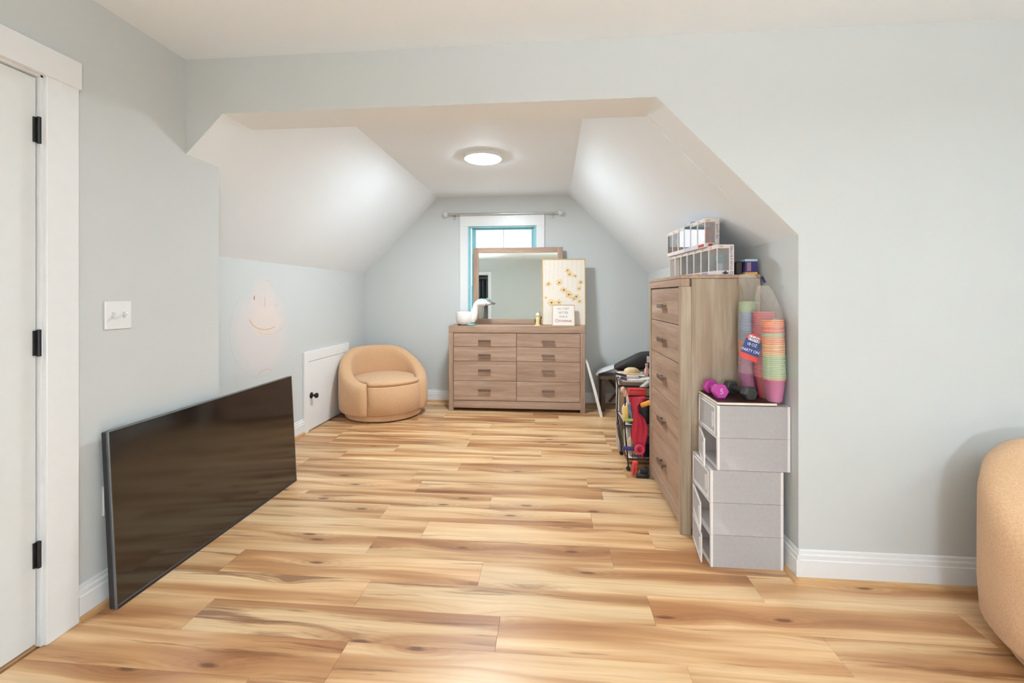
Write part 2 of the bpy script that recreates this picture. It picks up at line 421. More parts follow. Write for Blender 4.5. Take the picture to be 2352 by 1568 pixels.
# access door in the knee wall
d2 = bpy.data.objects.new('door_2', None); COL.objects.link(d2); d2.location = (XK, 4.3, 0); d2['kind'] = 'structure'
AY0, AY1, AZ = 3.868, 4.76, .735
b = BM(); b.box(XK, XK + .02, AY0, AY0 + .075, 0, AZ, .002); obj('side_casing', local(b, d2), M_trim, d2)
b = BM(); b.box(XK, XK + .02, AY1 - .075, AY1, 0, AZ, .002); obj('side_casing', local(b, d2), M_trim, d2)
b = BM(); b.box(XK, XK + .021, AY0 + .075, AY1 - .075, AZ - .094, AZ, .002); obj('head_casing', local(b, d2), M_trim, d2)
b = BM(); b.box(XK + .001, XK + .0185, AY0 + .0765, AY1 - .078, .012, AZ - .0975, .001); obj('door_panel', local(b, d2), M_trim, d2)
b = BM(); b.lathe([(0, 0), (.028, 0), (.029, .004), (.024, .008), (.010, .011), (.009, .030), (.018, .036), (.025, .048), (.022, .060), (.010, .066), (0, .067)], 20, M=Matrix.Translation((XK + .0185, 3.985, .325)) @ Matrix.Rotation(PI/2, 4, 'Y'))
obj('door_knob', local(b, d2), M_black, d2, 40)

# rear doorway casing (seen only in the mirror)
t5 = struct(bpy.data.objects.new('trim_1', None)); COL.objects.link(t5); t5.location = ((RX0 + RX1) / 2, YR, 0)
b = BM(); b.box(RX1, RX1 + .11, YR, YR + .02, 0, RZ + .10, .002); obj('side_casing', local(b, t5), M_trim, t5)
b = BM(); b.box(RX0 - .11, RX0, YR, YR + .02, 0, RZ + .10, .002); obj('side_casing', local(b, t5), M_trim, t5)
b = BM(); b.box(RX0, RX1, YR, YR + .022, RZ, RZ + .10, .002); obj('head_casing', local(b, t5), M_trim, t5)

# ------------------------------------------------------------------ window
M_teal = plain('teal_film', (150, 204, 212), .4, var=.05, vscale=14)
M_teal_d = plain('teal_sash', (138, 192, 200), .4, var=.06, vscale=18)
M_pane = glass_pane('window_glass', (1, 1, 1), .04)
w1 = struct(bpy.data.objects.new('window_1', None)); COL.objects.link(w1); w1.location = ((WX0 + WX1) / 2, YB, WZ0)
b = BM(); b.box(WX0 - .094, WX0, YB - .018, YB, WZ0, WZ1, .002); obj('side_casing', local(b, w1), M_trim, w1)
b = BM(); b.box(WX1, WX1 + .094, YB - .018, YB, WZ0, WZ1, .002); obj('side_casing', local(b, w1), M_trim, w1)
b = BM(); b.box(WX0 - .094, WX1 + .094, YB - .020, YB, WZ1, WZ1 + .135, .002); obj('head_casing', local(b, w1), M_trim, w1)
b = BM(); b.box(WX0 - .12, WX1 + .12, YB - .05, YB + .02, WZ0 - .03, WZ0, .003); obj('sill', local(b, w1), M_trim, w1)
b = BM(); b.box(WX0, WX0 + .012, YB, YB + .12, WZ0, WZ1); b.box(WX0 + .012, WX0 + .03, YB + .02, YB + .035, WZ0, WZ1); obj('jamb_liner', local(b, w1), M_teal, w1)
b = BM(); b.box(WX1 - .012, WX1, YB, YB + .12, WZ0, WZ1); b.box(WX1 - .03, WX1 - .012, YB + .02, YB + .035, WZ0, WZ1); obj('jamb_liner', local(b, w1), M_teal, w1)
b = BM(); b.box(WX0 + .012, WX1 - .012, YB, YB + .12, WZ1 - .012, WZ1); obj('head_jamb', local(b, w1), M_teal_d, w1)
ZM = 1.34
def sash(z0, z1, y0):
    sx0, sx1 = WX0 + .034, WX1 - .014
    b = BM(); fw = .048
    b.box(sx0, sx0 + fw, y0, y0 + .03, z0, z1); b.box(sx1 - fw, sx1, y0, y0 + .03, z0, z1)
    b.box(sx0 + fw, sx1 - fw, y0, y0 + .03, z1 - .022, z1); b.box(sx0 + fw, sx1 - fw, y0, y0 + .03, z0, z0 + .04)
    f = obj('sash', local(b, w1), M_teal_d, w1)
    mid = (sx0 + sx1) / 2
    for xa, xb in ((sx0 + fw, mid), (mid, sx1 - fw)):
        b = BM(); b.box(xa, xb, y0 + .012, y0 + .016, z0 + .04, z1 - .022); obj('pane', local(b, w1), M_pane, f)
    b = BM(); b.box(mid - .006, mid + .006, y0 + .006, y0 + .022, z0 + .04, z1 - .022); obj('muntin', local(b, w1), plain('muntin_grey', (196, 206, 212), .4), f)
sash(ZM, WZ1 - .012, YB + .07); sash(WZ0, ZM + .03, YB + .035)

# ------------------------------------------------------------------ flush ceiling lamp, then added fill lights
def flush_lamp(x, y, strength, label):
    t = thing('ceiling_lamp', label, 'ceiling lamp', (x, y, ZC), group='flush round ceiling lamps')
    b = BM(); b.lathe([(0, 0), (.165, 0), (.166, -.004), (.163, -.022), (.158, -.026), (.150, -.026), (.150, -.022), (0, -.022)], 48); obj('rim', b, M_trim, t, 40)
    b = BM(); b.lathe([(0, -.0225), (.149, -.0225), (.149, -.026), (.144, -.031), (.12, -.034), (0, -.036)], 48)
    obj('diffuser', b, plain('diffuser_glow', (255, 253, 248), .5, var=0, emit=(LAMP_COL, strength)), t, 40)
    return t
flush_lamp(-.575, 3.72, LAMP_ALCOVE, 'round white flush ceiling lamp glowing on the dormer ceiling')
def fill_globe(x, y, h, strength, label):  # invented globe light out of frame, added to brighten the room
    t = thing('fill_globe', label, 'fill light', (x, y, 0), group='added globe fill lights of the main room')
    b = BM(); b.lathe([(0, 0), (.14, 0), (.14, .012), (.04, .022), (.014, .03), (0, .03)], 32); obj('base', b, M_black, t, 40)
    b = BM(); b.tube([(0, 0, .03), (0, 0, h - .13)], .011, 12); obj('pole', b, M_black, t, 40)
    b = BM(); b.lathe([(0, h - .13), (.05, h - .13), (.05, h - .10), (0, h - .10)], 20); obj('socket', b, M_black, t, 40)
    b = BM(); b.ell((0, 0, h), (.15, .15, .14), u=32, v=18)
    obj('globe_shade', b, plain('fill_globe_glow', (255, 253, 248), .5, var=0, emit=(LAMP_COL, strength)), t, 80)
fill_globe(.55, -.95, .78, FILL_MAIN, 'added unseen globe fill light just behind the camera')
def fill_uplight(x, y, strength, label):  # invented uplight out of frame, added to brighten the ceilings
    t = thing('fill_uplight', label, 'fill light', (x, y, 0), group='added fill uplights of the main room')
    b = BM(); b.lathe([(0, 0), (.14, 0), (.14, .012), (.04, .022), (.014, .03), (0, .03)], 32); obj('base', b, M_black, t, 40)
    b = BM(); b.tube([(0, 0, .03), (0, 0, 1.60)], .012, 12); obj('pole', b, M_black, t, 40)
    b = BM(); b.lathe([(0, 1.60), (.05, 1.61), (.12, 1.65), (.175, 1.73), (.171, 1.73), (.116, 1.655), (.05, 1.618), (0, 1.612)], 36); obj('bowl', b, M_trim, t, 60)
    b = BM(); b.lathe([(0, 1.682), (.135, 1.682), (.135, 1.690), (0, 1.690)], 32); obj('bulb_disc', b, plain('fill_uplight_glow', (255, 253, 248), .5, var=0, emit=(LAMP_COL, strength)), t, 40)
fill_uplight(2.9, -.3, FILL_UP * .35, 'added fill uplight nearest the right armchair, out of frame')
fill_uplight(.60, -.45, FILL_UP, 'added unseen fill uplight just behind the camera')
fill_uplight(-2.75, -1.9, FILL_UP, 'added unseen fill uplight near the rear closet doorway')

# ------------------------------------------------------------------ switch plate and outlet
t = thing('switch_plate', 'white double toggle switch plate on the wall above the television', 'light switch', (XL, 1.724, 1.162))
b = BM(); b.box(0, .006, -.0575, .0575, -.0575, .0575, .002); obj('plate', b, M_trim, t)
for yy, tilt in ((-.023, .5), (.023, -.5)):
    b = BM(); b.box(.004, .0065, yy - .006, yy + .006, -.012, .012); q = obj('toggle_slot', b, plain('slot_grey', (205, 205, 202), .5), t)
    b = BM(); b.box(0, .018, -.004, .004, -.005, .005, .001); obj('toggle', b, M_trim, t, loc=(.005, yy, 0), rot=(0, tilt, 0))
    for zz in (-.03, .03):
        b = BM(); b.ell((.006, yy, zz), (.001, .003, .003)); obj('screw', b, M_trim, t)
t = thing('wall_outlet', 'white outlet plate on the wall behind the television edge', 'outlet', (XL, 1.695, .414))
b = BM(); b.box(0, .006, -.036, .036, -.059, .059, .002); obj('plate', b, M_trim, t)
for zz in (-.022, .022):
    b = BM(); b.lathe([(0, 0), (.017, 0), (.017, .002), (0, .002)], 16, M=Matrix.Translation((.006, 0, zz)) @ Matrix.Rotation(PI/2, 4, 'Y')); s_ = obj('socket', b, M_trim, t)
    for yy in (-.006, .006):
        b = BM(); b.box(.008, .0085, yy - .001, yy + .001, zz - .001, zz + .008); obj('slot', b, M_black, s_)

# ------------------------------------------------------------------ crayon scribble on the knee wall
t = thing('wall_drawing', 'faint child crayon scribble of a smile rubbed on the left wall', 'drawing', (XK, 3.3, .62))
M_cr = plain('crayon_ochre', (214, 186, 146), .8, var=.1, vscale=200); M_cr2 = plain('crayon_pink', (222, 196, 182), .8, var=.1, vscale=200); M_cr3 = plain('crayon_brown', (150, 122, 92), .8)
M_cr4 = plain('crayon_faint', (212, 202, 198), .8)
def stroke(pts, r, m, name='stroke'):
    b = BM(); b.tube([(0.0, y - 3.3, z - .62) for y, z in pts], r, 6)
    for v in b.b.verts: v.co.x = v.co.x * .08 + .0004
    obj(name, b, m, t, 60)
def arc(cy, cz, ry, rz, a0, a1, n=14): return [(cy + ry * math.cos(math.radians(a0 + (a1 - a0) * i / n)), cz + rz * math.sin(math.radians(a0 + (a1 - a0) * i / n))) for i in range(n + 1)]
stroke(arc(3.36, 1.10, .21, .12, 195, 300), .0045, M_cr, 'smile')
stroke(arc(3.40, 1.08, .24, .14, 230, 345), .003, M_cr2)
stroke(arc(3.36, 1.30, .07, .065, 100, 10), .004, M_cr2)
stroke([(3.215, 1.245), (3.21, 1.23), (3.212, 1.215)], [.003, .006, .007], M_cr3, 'eye_dot')
stroke([(3.335, 1.235), (3.34, 1.21), (3.33, 1.16)], .004, M_cr)
stroke([(3.47, 1.165), (3.50, 1.185)], .003, M_cr)
stroke(arc(3.31, .98, .36, .36, 120, 290, 24), .0016, M_cr4)
stroke(arc(3.34, .62, .09, .05, 160, 20), .004, M_cr2)

# ------------------------------------------------------------------ television panel leaning on the left wall
t = thing('television', 'large black flat television standing on the floor against the left wall', 'television', (-1.715, 1.632, 0), (0, math.radians(-3.0), 0))
TW, TH_ = 1.262, .706
b = BM(); b.box(-.030, -.006, .0, TW, .004, TH_ - .003, .003); obj('back_cover', b, plain('tv_back', (40, 40, 42), .5), t)
b = BM(); b.box(-.055, -.030, .25, TW - .25, .06, .40, .01); obj('rear_housing', b, plain('tv_housing', (30, 30, 32), .5), t)
M_edge = plain('tv_edge', (120, 126, 130), .3, .7)
b = BM(); b.box(-.006, 0.002, 0, .006, 0, TH_, .001); obj('side_bezel', b, M_edge, t)
b = BM(); b.box(-.006, 0.002, TW - .006, TW, 0, TH_, .001); obj('side_bezel', b, M_edge, t)
b = BM(); b.box(-.006, 0.002, .006, TW - .006, TH_ - .005, TH_, .001); obj('top_bezel', b, M_edge, t)
b = BM(); b.box(-.006, 0.003, .006, TW - .006, 0, .016, .001); obj('bottom_bezel', b, plain('tv_chin', (58, 50, 50), .35, .3), t)
b = BM(); b.box(-.006, .0005, .006, TW - .006, .016, TH_ - .005); obj('screen', b, plain('tv_screen', (28, 21, 16), .10, spec=1.0, var=.02), t)

# ------------------------------------------------------------------ dresser
def pull(w, parent, M, mat):
    b = BM(); b.box(-w/2, w/2, -.030, -.020, -.012, .012, .0015, M); b.box(-w/2 + .012, -w/2 + .024, -.021, 0, -.005, .005, 0, M); b.box(w/2 - .024, w/2 - .012, -.021, 0, -.005, .005, 0, M)
    obj('pull', b, mat, parent)
DX0, DX1, DYF, DYB, DH = -1.118, .346, 4.804, 5.19, .921
t = thing('dresser', 'wide weathered brown dresser with eight drawers under the window', 'dresser', ((DX0 + DX1) / 2, DYF, 0))
hw, dd = (DX1 - DX0) / 2, DYB - DYF
b = BM(); b.box(-hw, hw, 0, dd, DH - .074, DH, .003); obj('top', b, M_dres, t)
for s in (-1, 1):
    b = BM(); x0, x1 = sorted((s * hw, s * (hw - .05))); b.box(x0, x1, .0, dd, 0, DH - .0745, .003); obj('side_panel', b, M_dres_z, t)
b = BM(); b.box(-hw + .05, hw - .05, .004, .022, .036, .112, .002); obj('base_rail', b, M_dres, t)
b = BM(); b.box(-hw + .05, hw - .05, .030, dd - .005, .05, DH - .075); obj('carcass', b, M_dres, t)
zr = [.116, .328, .541, .696, .844]; mid = -.382 - (DX0 + DX1) / 2
for i in range(4):
    for x0, x1 in ((-hw + .053, mid - .002), (mid + .002, hw - .053)):
        b = BM(); b.box(x0, x1, .006, .029, zr[i] + .002, zr[i + 1] - .002, .002); d = obj('drawer', b, M_dres, t)
        cx = x0 + (x1 - x0) * .50
        pull(.135, d, Matrix.Translation((cx, .006, (zr[i] + zr[i + 1]) / 2 + (.01 if i < 2 else -.01))), M_pull)

# mirror standing on the dresser
mx0, mx1, mz0, mz1 = -.905, .12, .9215, 1.797
t = thing('dresser_mirror', 'rectangular brown wood framed mirror standing on the dresser', 'mirror', ((mx0 + mx1) / 2, 5.125, DH + .0005))
w, h = (mx1 - mx0) / 2, mz1 - DH
for nm, a in (('frame_side', (-w, -w + .061, 0, .034, 0, h)), ('frame_side', (w - .061, w, 0, .034, 0, h)), ('frame_top', (-w + .061, w - .061, 0, .034, h - .061, h)), ('frame_bottom', (-w + .061, w - .061, 0, .034, 0, .061))):
    b = BM(); b.box(*a, .003); obj(nm, b, M_dres_z if 'side' in nm else M_dres, t)
b = BM(); b.box(-w + .06, w - .06, .010, .016, .06, h - .06); obj('mirror_glass', b, M_mirror, t)
b = BM(); b.box(-w + .01, w - .01, .0341, .038, .01, h - .01); obj('backing', b, M_dres_z, t)

# canvas with gold frame and cherry-like blossoms
t = thing('canvas_print', 'tall cream canvas print of gold blossoms in a thin gold frame', 'picture', (.126, 4.985, DH + .0005), (math.radians(-4.5), 0, 0))
cw, chh = .239, .738
M_gold = plain('gold_frame', (204, 168, 108), .4, .35); M_cream = plain('canvas_cream', (232, 220, 206), .8, var=.02, vscale=90)
for a in ((-cw, -cw + .009, 0, .03, 0, chh), (cw - .009, cw, 0, .03, 0, chh), (-cw + .009, cw - .009, 0, .03, chh - .009, chh), (-cw + .009, cw - .009, 0, .03, 0, .009)):
    b = BM(); b.box(*a, .001); obj('frame_bar', b, M_gold, t)
b = BM(); b.box(-cw + .009, cw - .009, .006, .027, .009, chh - .009); cnv = obj('canvas', b, M_cream, t)
M_pet = plain('petal_print', (228, 200, 156), .8, var=.14, vscale=60); M_cen = plain('blossom_centre', (150, 100, 46), .8, var=.2, vscale=200); M_stem = plain('stem_print', (202, 190, 172), .8)
def cpos(px, py): return (-cw + (px - 310) / 855 * 2 * cw, chh * (1 - (py - 115) / 1325))
rs = random.Random(3)
for px, py, r in ((820, 350, .030), (860, 430, .034), (960, 460, .026), (435, 620, .032), (650, 590, .036), (1070, 585, .032), (735, 740, .040), (1040, 710, .028), (840, 830, .042), (990, 870, .036), (1050, 965, .028), (500, 990, .044), (640, 990, .034), (385, 890, .018), (930, 920, .024)):
    x, z = cpos(px, py)
    def flat(cx, cz, rad, lob, y0, ph, sq=1.0):
        b = BM(); pts = []
        for k in range(30):
            a = 2 * PI * k / 30; rr = rad * (.90 + .12 * math.cos(lob * (a + ph)) + .05 * math.cos(2 * a + ph))
            pts.append((cx + rr * math.cos(a), cz + rr * sq * math.sin(a)))
        b.prism(pts, y0, .0061); return b
    obj('blossom', flat(x, z, r * 1.15, 5, .0055, rs.uniform(0, 6), rs.uniform(.75, 1)), M_pet, cnv)
    obj('blossom_centre', flat(x + rs.uniform(-.004, .004), z, r * .34, 3, .0051, rs.uniform(0, 6), .7), M_cen, cnv)
for i in range(9):
    x = -cw + .03 + i * .05; pts = [(x + .006 * math.sin(3 * q + i), .0058, chh - .012 - q * rs.uniform(.30, .34)) for q in [j / 6 for j in range(7)]]
    b = BM(); b.tube(pts, .0011, 5)
    for v in b.b.verts: v.co.y = .0058 + (v.co.y - .0058) * .2
    obj('stem', b, M_stem, cnv)

# small framed sign
t = thing('small_sign', 'small square white sign with handwriting in front of the blossom canvas', 'sign', (.120, 4.885, DH + .0005), (math.radians(-6), 0, 0))
sw = .122
M_sf = plain('sign_frame', (206, 176, 142), .55); M_sw = plain('sign_white', (238, 228, 218), .7, var=.01)
for a in ((-sw, -sw + .008, 0, .03, 0, .230), (sw - .008, sw, 0, .03, 0, .230), (-sw + .008, sw - .008, 0, .03, .222, .230), (-sw + .008, sw - .008, 0, .03, 0, .008)):
    b = BM(); b.box(*a, .001); obj('frame_bar', b, M_sf, t)
b = BM(); b.box(-sw + .008, sw - .008, .004, .024, .008, .222); pn = obj('panel', b, M_sw, t)
M_ink = plain('ink_grey', (150, 144, 138), .8); M_inkr = plain('ink_red', (178, 84, 84), .8)
RX = Matrix.Rotation(PI / 2, 4, 'X')
for s_, z, sz, m_ in (('ALL THEY', .186, .030, M_ink), ('BETTER', .142, .031, M_ink), ('FOR A', .099, .031, M_ink), ('Christmas', .056, .044, M_inkr)):
    obj('lettering', text_bm(s_, sz, .0006, M=Matrix.Translation((0, .0035, z)) @ RX), m_, pn)

# white goose planter with teal details
t = thing('goose_planter', 'white ceramic goose planter with teal striped head on the dresser', 'planter', (-.965, 4.925, DH))
M_cer = plain('ceramic_white', (240, 234, 230), .25, var=.01, coat=.3); M_ct = plain('ceramic_teal', (142, 200, 200), .3, coat=.3); M_cg = plain('ceramic_beak', (196, 192, 192), .35)
b = BM(); b.lathe([(0, .012), (.072, .012), (.090, .030), (.098, .075), (.100, .125), (.097, .146), (.091, .148), (.089, .13), (.06, .11), (0, .105)], 32); obj('pot_body', b, M_cer, t, 60)
b = BM(); pts = [(.070, 0, .05), (.098, 0, .095), (.108, 0, .14), (.115, 0, .185), (.128, 0, .225), (.155, 0, .248), (.195, 0, .250), (.235, 0, .242)]
b.tube(pts, [.045, .048, .040, .034, .034, .038, .041, .030], 16); obj('neck', b, M_cer, t, 80)
b = BM(); b.ell((.19, 0, .252), (.068, .040, .040)); obj('head', b, M_cer, t, 80)
b = BM(); b.ell((.262, 0, .238), (.030, .024, .020)); obj('beak', b, M_cg, t, 80)
for i in range(3):
    b = BM(); n = 14; cx = .150 + i * .033; q_ = (.81, 1.0, .93)[i]
    b.tube([(cx + .004 * math.sin(a), .039 * q_ * math.cos(a), .252 + .040 * q_ * math.sin(a)) for a in [PI * .12 + PI * .76 * k / n for k in range(n + 1)]], [.0065] * (n + 1), 8); obj('stripe', b, M_ct, t, 80)
for yy in (-.045, .045):
    b = BM(); b.ell((.075, yy, .010), (.050, .026, .010)); obj('foot', b, M_ct, t, 80)
b = BM(); b.ell((-.06, 0, .006), (.022, .030, .006)); obj('tail_foot', b, plain('dark_pad', (90, 96, 100), .6), t, 80)

# pale yellow figurine
t = thing('figurine', 'tiny pale yellow figurine with dark wings beside the blossom canvas', 'figurine', (-.157, 4.90, DH))
M_fy = plain('figurine_yellow', (226, 206, 146), .5, var=.08, vscale=60); M_fd = plain('figurine_dark', (74, 58, 34), .5)
b = BM(); b.lathe([(0, 0), (.036, 0), (.036, .008), (.024, .012), (.022, .05), (.026, .08), (.018, .095), (0, .098)], 18); obj('body', b, M_fy, t, 50)
b = BM(); b.ell((0, 0, .118), (.021, .020, .023)); obj('head', b, plain('figurine_cream', (240, 232, 206), .5), t, 80)
for s in (-1, 1):
    b = BM(); b.ell((s * .027, 0, .055), (.006, .012, .028)); obj('arm', b, M_fd, t, 80)
b = BM(); b.box(.016, .034, -.008, .010, .004, .034, .003); obj('foot_block', b, M_fd, t)

# curtain rod
t = thing('curtain_rod', 'slim silver curtain rod with crystal ball ends above the window', 'curtain rod', (-.573, 5.165, 2.195))
M_sil = plain('rod_silver', (196, 196, 196), .25, .8)
b = BM(); b.tube([(-.63, 0, 0), (.12, 0, 0)], .011, 12); obj('rod', b, M_sil, t, 60)
b = BM(); b.tube([(.10, 0, 0), (.63, 0, 0)], .0085, 12); obj('inner_rod', b, M_sil, t, 60)
M_cry = plain('crystal', (226, 226, 226), .08, .25, spec=.8, var=.1, vscale=60)
for s in (-1, 1):
    q = bmesh.new(); bmesh.ops.create_icosphere(q, subdivisions=2, radius=.032); bmesh.ops.translate(q, vec=(s * .665, 0, 0), verts=q.verts[:]); obj('finial', q, M_cry, t)
    b = BM(); b.tube([(s * .625, 0, 0), (s * .642, 0, 0)], .016, 12); obj('collar', b, M_sil, t, 60)
    b = BM(); b.box(s * .572 - .006, s * .572 + .006, .006, .061, -.006, .006); b.box(s * .572 - .009, s * .572 + .009, .055, .063, -.055, .016); b.tube([(s*.572 - .005, 0, -.014), (s*.572 + .005, 0, -.014)], .006, 8); obj('bracket', b, M_sil, t)

# ------------------------------------------------------------------ barrel armchairs
def armchair(loc, face, label):
    """local: faces -Y; shell high at +Y"""
    t = thing('barrel_armchair', label, 'armchair', loc, (0, 0, face), group='peach boucle barrel armchairs')
    R, T = .445, .125
    A = math.radians(139); N = 64; rows = []
    for i in range(N + 1):
        u = -1 + 2 * i / N; a = u * A
        e = 1.0                                  # rounding towards the arm ends
        L = abs(u); cap = .955
        if L > cap: e = math.sqrt(max(0.0, 1 - ((L - cap) / (1 - cap)) ** 2))
        s = min(1, max(0, (L - .18) / .80)); s = s * s * (3 - 2 * s)
        h = .690 - .305 * s
        hh = h - .05 * (1 - e)
        mid = R - T / 2; half = T / 2 * max(e, .06)
        zb = .075
        pr = []
        sec = [(1, zb + .02), (1.0, .2), (1.0, hh - .10)] + [(math.cos(q), hh - .062 + .062 * math.sin(q)) for q in [PI * k / 8 for k in range(1, 8)]] + [(-1, hh - .10), (-1, .2), (-1, zb + .02), (-.8, zb), (.8, zb)]
        for o, z in sec:
            bulge = .012 * math.sin(min(1, max(0, (z - zb) / (hh - zb))) * PI) if o > .9 else 0
            r = mid + half * o + bulge
            pr.append((r * math.sin(a), r * math.cos(a), z))
        rows.append(pr)
    b = BM(); G = b.grid(rows, closed=True); b.b.faces.new(G[0]); b.b.faces.new(G[-1][::-1]); bmesh.ops.recalc_face_normals(b.b, faces=b.b.faces[:])
    obj('barrel_shell', b, M_boucle, t, 70)
    def rad(a, inner, front):   # a measured from +Y
        a = abs((a + PI) % (2 * PI) - PI); s = min(1, max(0, (a - math.radians(128)) / math.radians(14))); s = s * s * (3 - 2 * s)
        return inner + (front - inner) * s
    def pad(name, z0, z1, inner, front, dome, rr):
        n = 72; rows = []
        prof = [(0, z0), (.7, z0), (.97, z0), (1.0, z0 + rr), (1.0, (z0 + z1) / 2), (1.0, z1 - rr), (.985, z1 - rr * .3), (.95, z1), (.7, z1 + dome * .6), (.35, z1 + dome), (.01, z1 + dome)]
        for f, z in prof:
            rows.append([(f * rad(2*PI*k/n, inner, front) * math.sin(2*PI*k/n), f * rad(2*PI*k/n, inner, front) * math.cos(2*PI*k/n), z) for k in range(n)])
        rows[0] = [(p[0] + .001 * math.sin(2*PI*k/n), p[1] + .001 * math.cos(2*PI*k/n), p[2]) for k, p in enumerate(rows[0])]
        b = BM(); G = b.grid(rows, closed=True); b.b.faces.new(G[-1]); b.b.faces.new(G[0][::-1]); bmesh.ops.recalc_face_normals(b.b, faces=b.b.faces[:])
        return obj(name, b, M_boucle, t, 70)
    pad('seat_apron', .078, .355, .318, .420, 0, .010)
    pad('seat_cushion', .356, .400, .318, .414, .028, .020)
    b = BM(); b.lathe([(0, .012), (.375, .012), (.388, .020), (.390, .055), (.380, .074), (0, .074)], 56); obj('swivel_plinth', b, M_boucle, t, 50)
    b = BM(); b.lathe([(0, 0), (.33, 0), (.33, .0125), (0, .0125)], 40); obj('foot_disc', b, M_black, t, 50)
    return t
armchair((-1.775, 4.63, 0), math.radians(40), 'peach boucle barrel armchair in the far corner by the small knee-wall door')
armchair((1.93, 1.545, 0), math.radians(-12), 'peach boucle barrel armchair cut off by the right edge against the wall')

# ------------------------------------------------------------------ tall chest of drawers (faces -X)
CX0, CX1, CY0, CY1, CHH = .665, 1.062, 2.41, 3.172, 1.352
t = thing('tall_chest', 'tall weathered brown chest of five drawers beside the clear boxes', 'chest of drawers', (CX0, (CY0 + CY1) / 2, 0))
hy, dx = (CY1 - CY0) / 2, CX1 - CX0
b = BM(); b.box(0, .045, -hy, hy, CHH - .060, CHH - .020, .002); obj('top_rail', b, M_chest_y, t)
b = BM(); b.box(-.002, dx, -hy - .003, hy + .003, CHH - .020, CHH, .003); obj('top', b, M_chest_y, t)
for s in (-1, 1):
    y0, y1 = sorted((s * hy, s * (hy - .045)))
    b = BM(); b.box(0, .055, y0, y1, 0, CHH - .0605, .003); obj('corner_post', b, M_chest_z, t)
    y0, y1 = sorted((s * (hy - .002), s * (hy - .020)))
    b = BM(); b.box(.055, dx - .05, y0, y1, .035, CHH - .0205, .001); obj('side_panel', b, M_chest_z, t)
    y0, y1 = sorted((s * hy, s * (hy - .045)))
    b = BM(); b.box(dx - .05, dx, y0, y1, 0, CHH - .0205, .002); obj('back_post', b, M_chest_z, t)
b = BM(); b.box(.006, .026, -hy + .0455, hy - .0455, .035, .112, .002); obj('base_rail', b, M_chest_y, t)
b = BM(); b.box(.035, dx - .004, -hy + .021, hy - .021, .05, CHH - .021); obj('carcass', b, M_chest_y, t)
zz = [.116, .362, .632, .880, 1.086, 1.288]
for i in range(5):
    b = BM(); b.box(.007, .030, -hy + .048, hy - .048, zz[i] + .002, zz[i + 1] - .002, .002); d = obj('drawer', b, M_chest_y, t)
    pull(.13, d, Matrix.Translation((.007, .0, (zz[i] + zz[i + 1]) / 2 - .005)) @ Matrix.Rotation(-PI / 2, 4, 'Z'), M_pull)

# ------------------------------------------------------------------ clear drop-front boxes (face -X)
M_cl = plastic_clear('clear_plastic', (250, 246, 246), .54, .3, .42); M_cl2 = plastic_clear('clear_plastic_door', (248, 246, 248), .58, .25, .4)
M_fr = plain('plastic_white', (238, 232, 228), .4, var=.01)
def clear_box(x, y, z, ang, label, DXb=.319, DYb=.262, DZb=.148):
    """origin: front-near bottom corner; front plane x=0 facing -X, near side y=0"""
    t = thing('clear_box', label, 'storage box', (x, y, z), group='clear drop-front boxes')
    w = .0025; f = .013
    b = BM(); b.box(.010, DXb - .008, 0.001, w, w, DZb - .001); obj('side_wall', b, M_cl, t)
    b = BM(); b.box(.010, DXb - .008, DYb - w, DYb - .001, w, DZb - .001); obj('side_wall', b, M_cl, t)
    b = BM(); b.box(.010, DXb - .008, .001, DYb - .001, 0.001, w); obj('floor_panel', b, M_cl, t)
    b = BM(); b.box(.010, DXb - .008, .001, DYb - .001, DZb - w - .001, DZb - .001); obj('lid_panel', b, M_cl, t)
    def ring(x0, x1, ff):
        b = BM(); b.box(x0, x1, 0, ff, 0.0005, DZb - .0005, .001); b.box(x0, x1, DYb - ff, DYb, 0.0005, DZb - .0005, .001); b.box(x0, x1, ff, DYb - ff, 0.0005, ff * .6, .001); b.box(x0, x1, ff, DYb - ff, DZb - ff * .6, DZb - .0005, .001); return b
    obj('front_frame', ring(0, .012, f), M_fr, t); obj('rear_frame', ring(DXb - .012, DXb, .010), M_fr, t)
    b = BM(); b.box(DXb - .008, DXb - .006, .010, DYb - .010, .006, DZb - .006); obj('back_panel', b, M_cl, t)
    # door hinged on the far side edge
    hy = DYb - .016; dw = DYb - .032
    b = BM(); b.box(-.001, .002, -dw, 0, .009, DZb - .009); 
    d = obj('door', b, M_cl2, t, loc=(-.0015, hy, 0), rot=(0, 0, -math.radians(ang)))
    b = BM()
    for q in ((-.004, .003, -dw, -dw + .008, .009, DZb - .009), (-.004, .003, -.008, 0, .009, DZb - .009), (-.004, .003, -dw + .008, -.008, .009, .017), (-.004, .003, -dw + .008, -.008, DZb - .017, DZb - .009)): b.box(*q, .0008)
    obj('door_frame', b, M_fr, d)
    b = BM(); hz = DZb / 2
    for q in ((-.006, .001, -dw + .020, -dw + .024, hz - .034, hz + .034), (-.006, .001, -dw + .034, -dw + .038, hz - .034, hz + .034), (-.006, .001, -dw + .024, -dw + .034, hz + .030, hz + .034), (-.006, .001, -dw + .024, -dw + .034, hz - .034, hz - .030)): b.box(*q)
    obj('handle', b, M_fr, d)
    b = BM(); b.box(-.0025, -.0012, -dw + .024, -dw + .034, hz - .030, hz + .030); obj('handle_slot', b, plain('slot_dark', (150, 142, 138), .5), d)
    return t
BX, BY = .722, 2.136
clear_box(BX, BY, 0, 8, 'clear drop-front box at the bottom of the stack, on the floor')
clear_box(BX, BY, .148, 9, 'clear box second from the floor with its door ajar')
clear_box(BX, BY, .296, 0, 'clear box third from the floor with its door shut')
clear_box(.752, BY, .4445, 12, 'clear box fourth from the floor with its door swung open')
clear_box(.752, BY, .5925, 0, 'topmost clear drop-front box, under the dark tray')

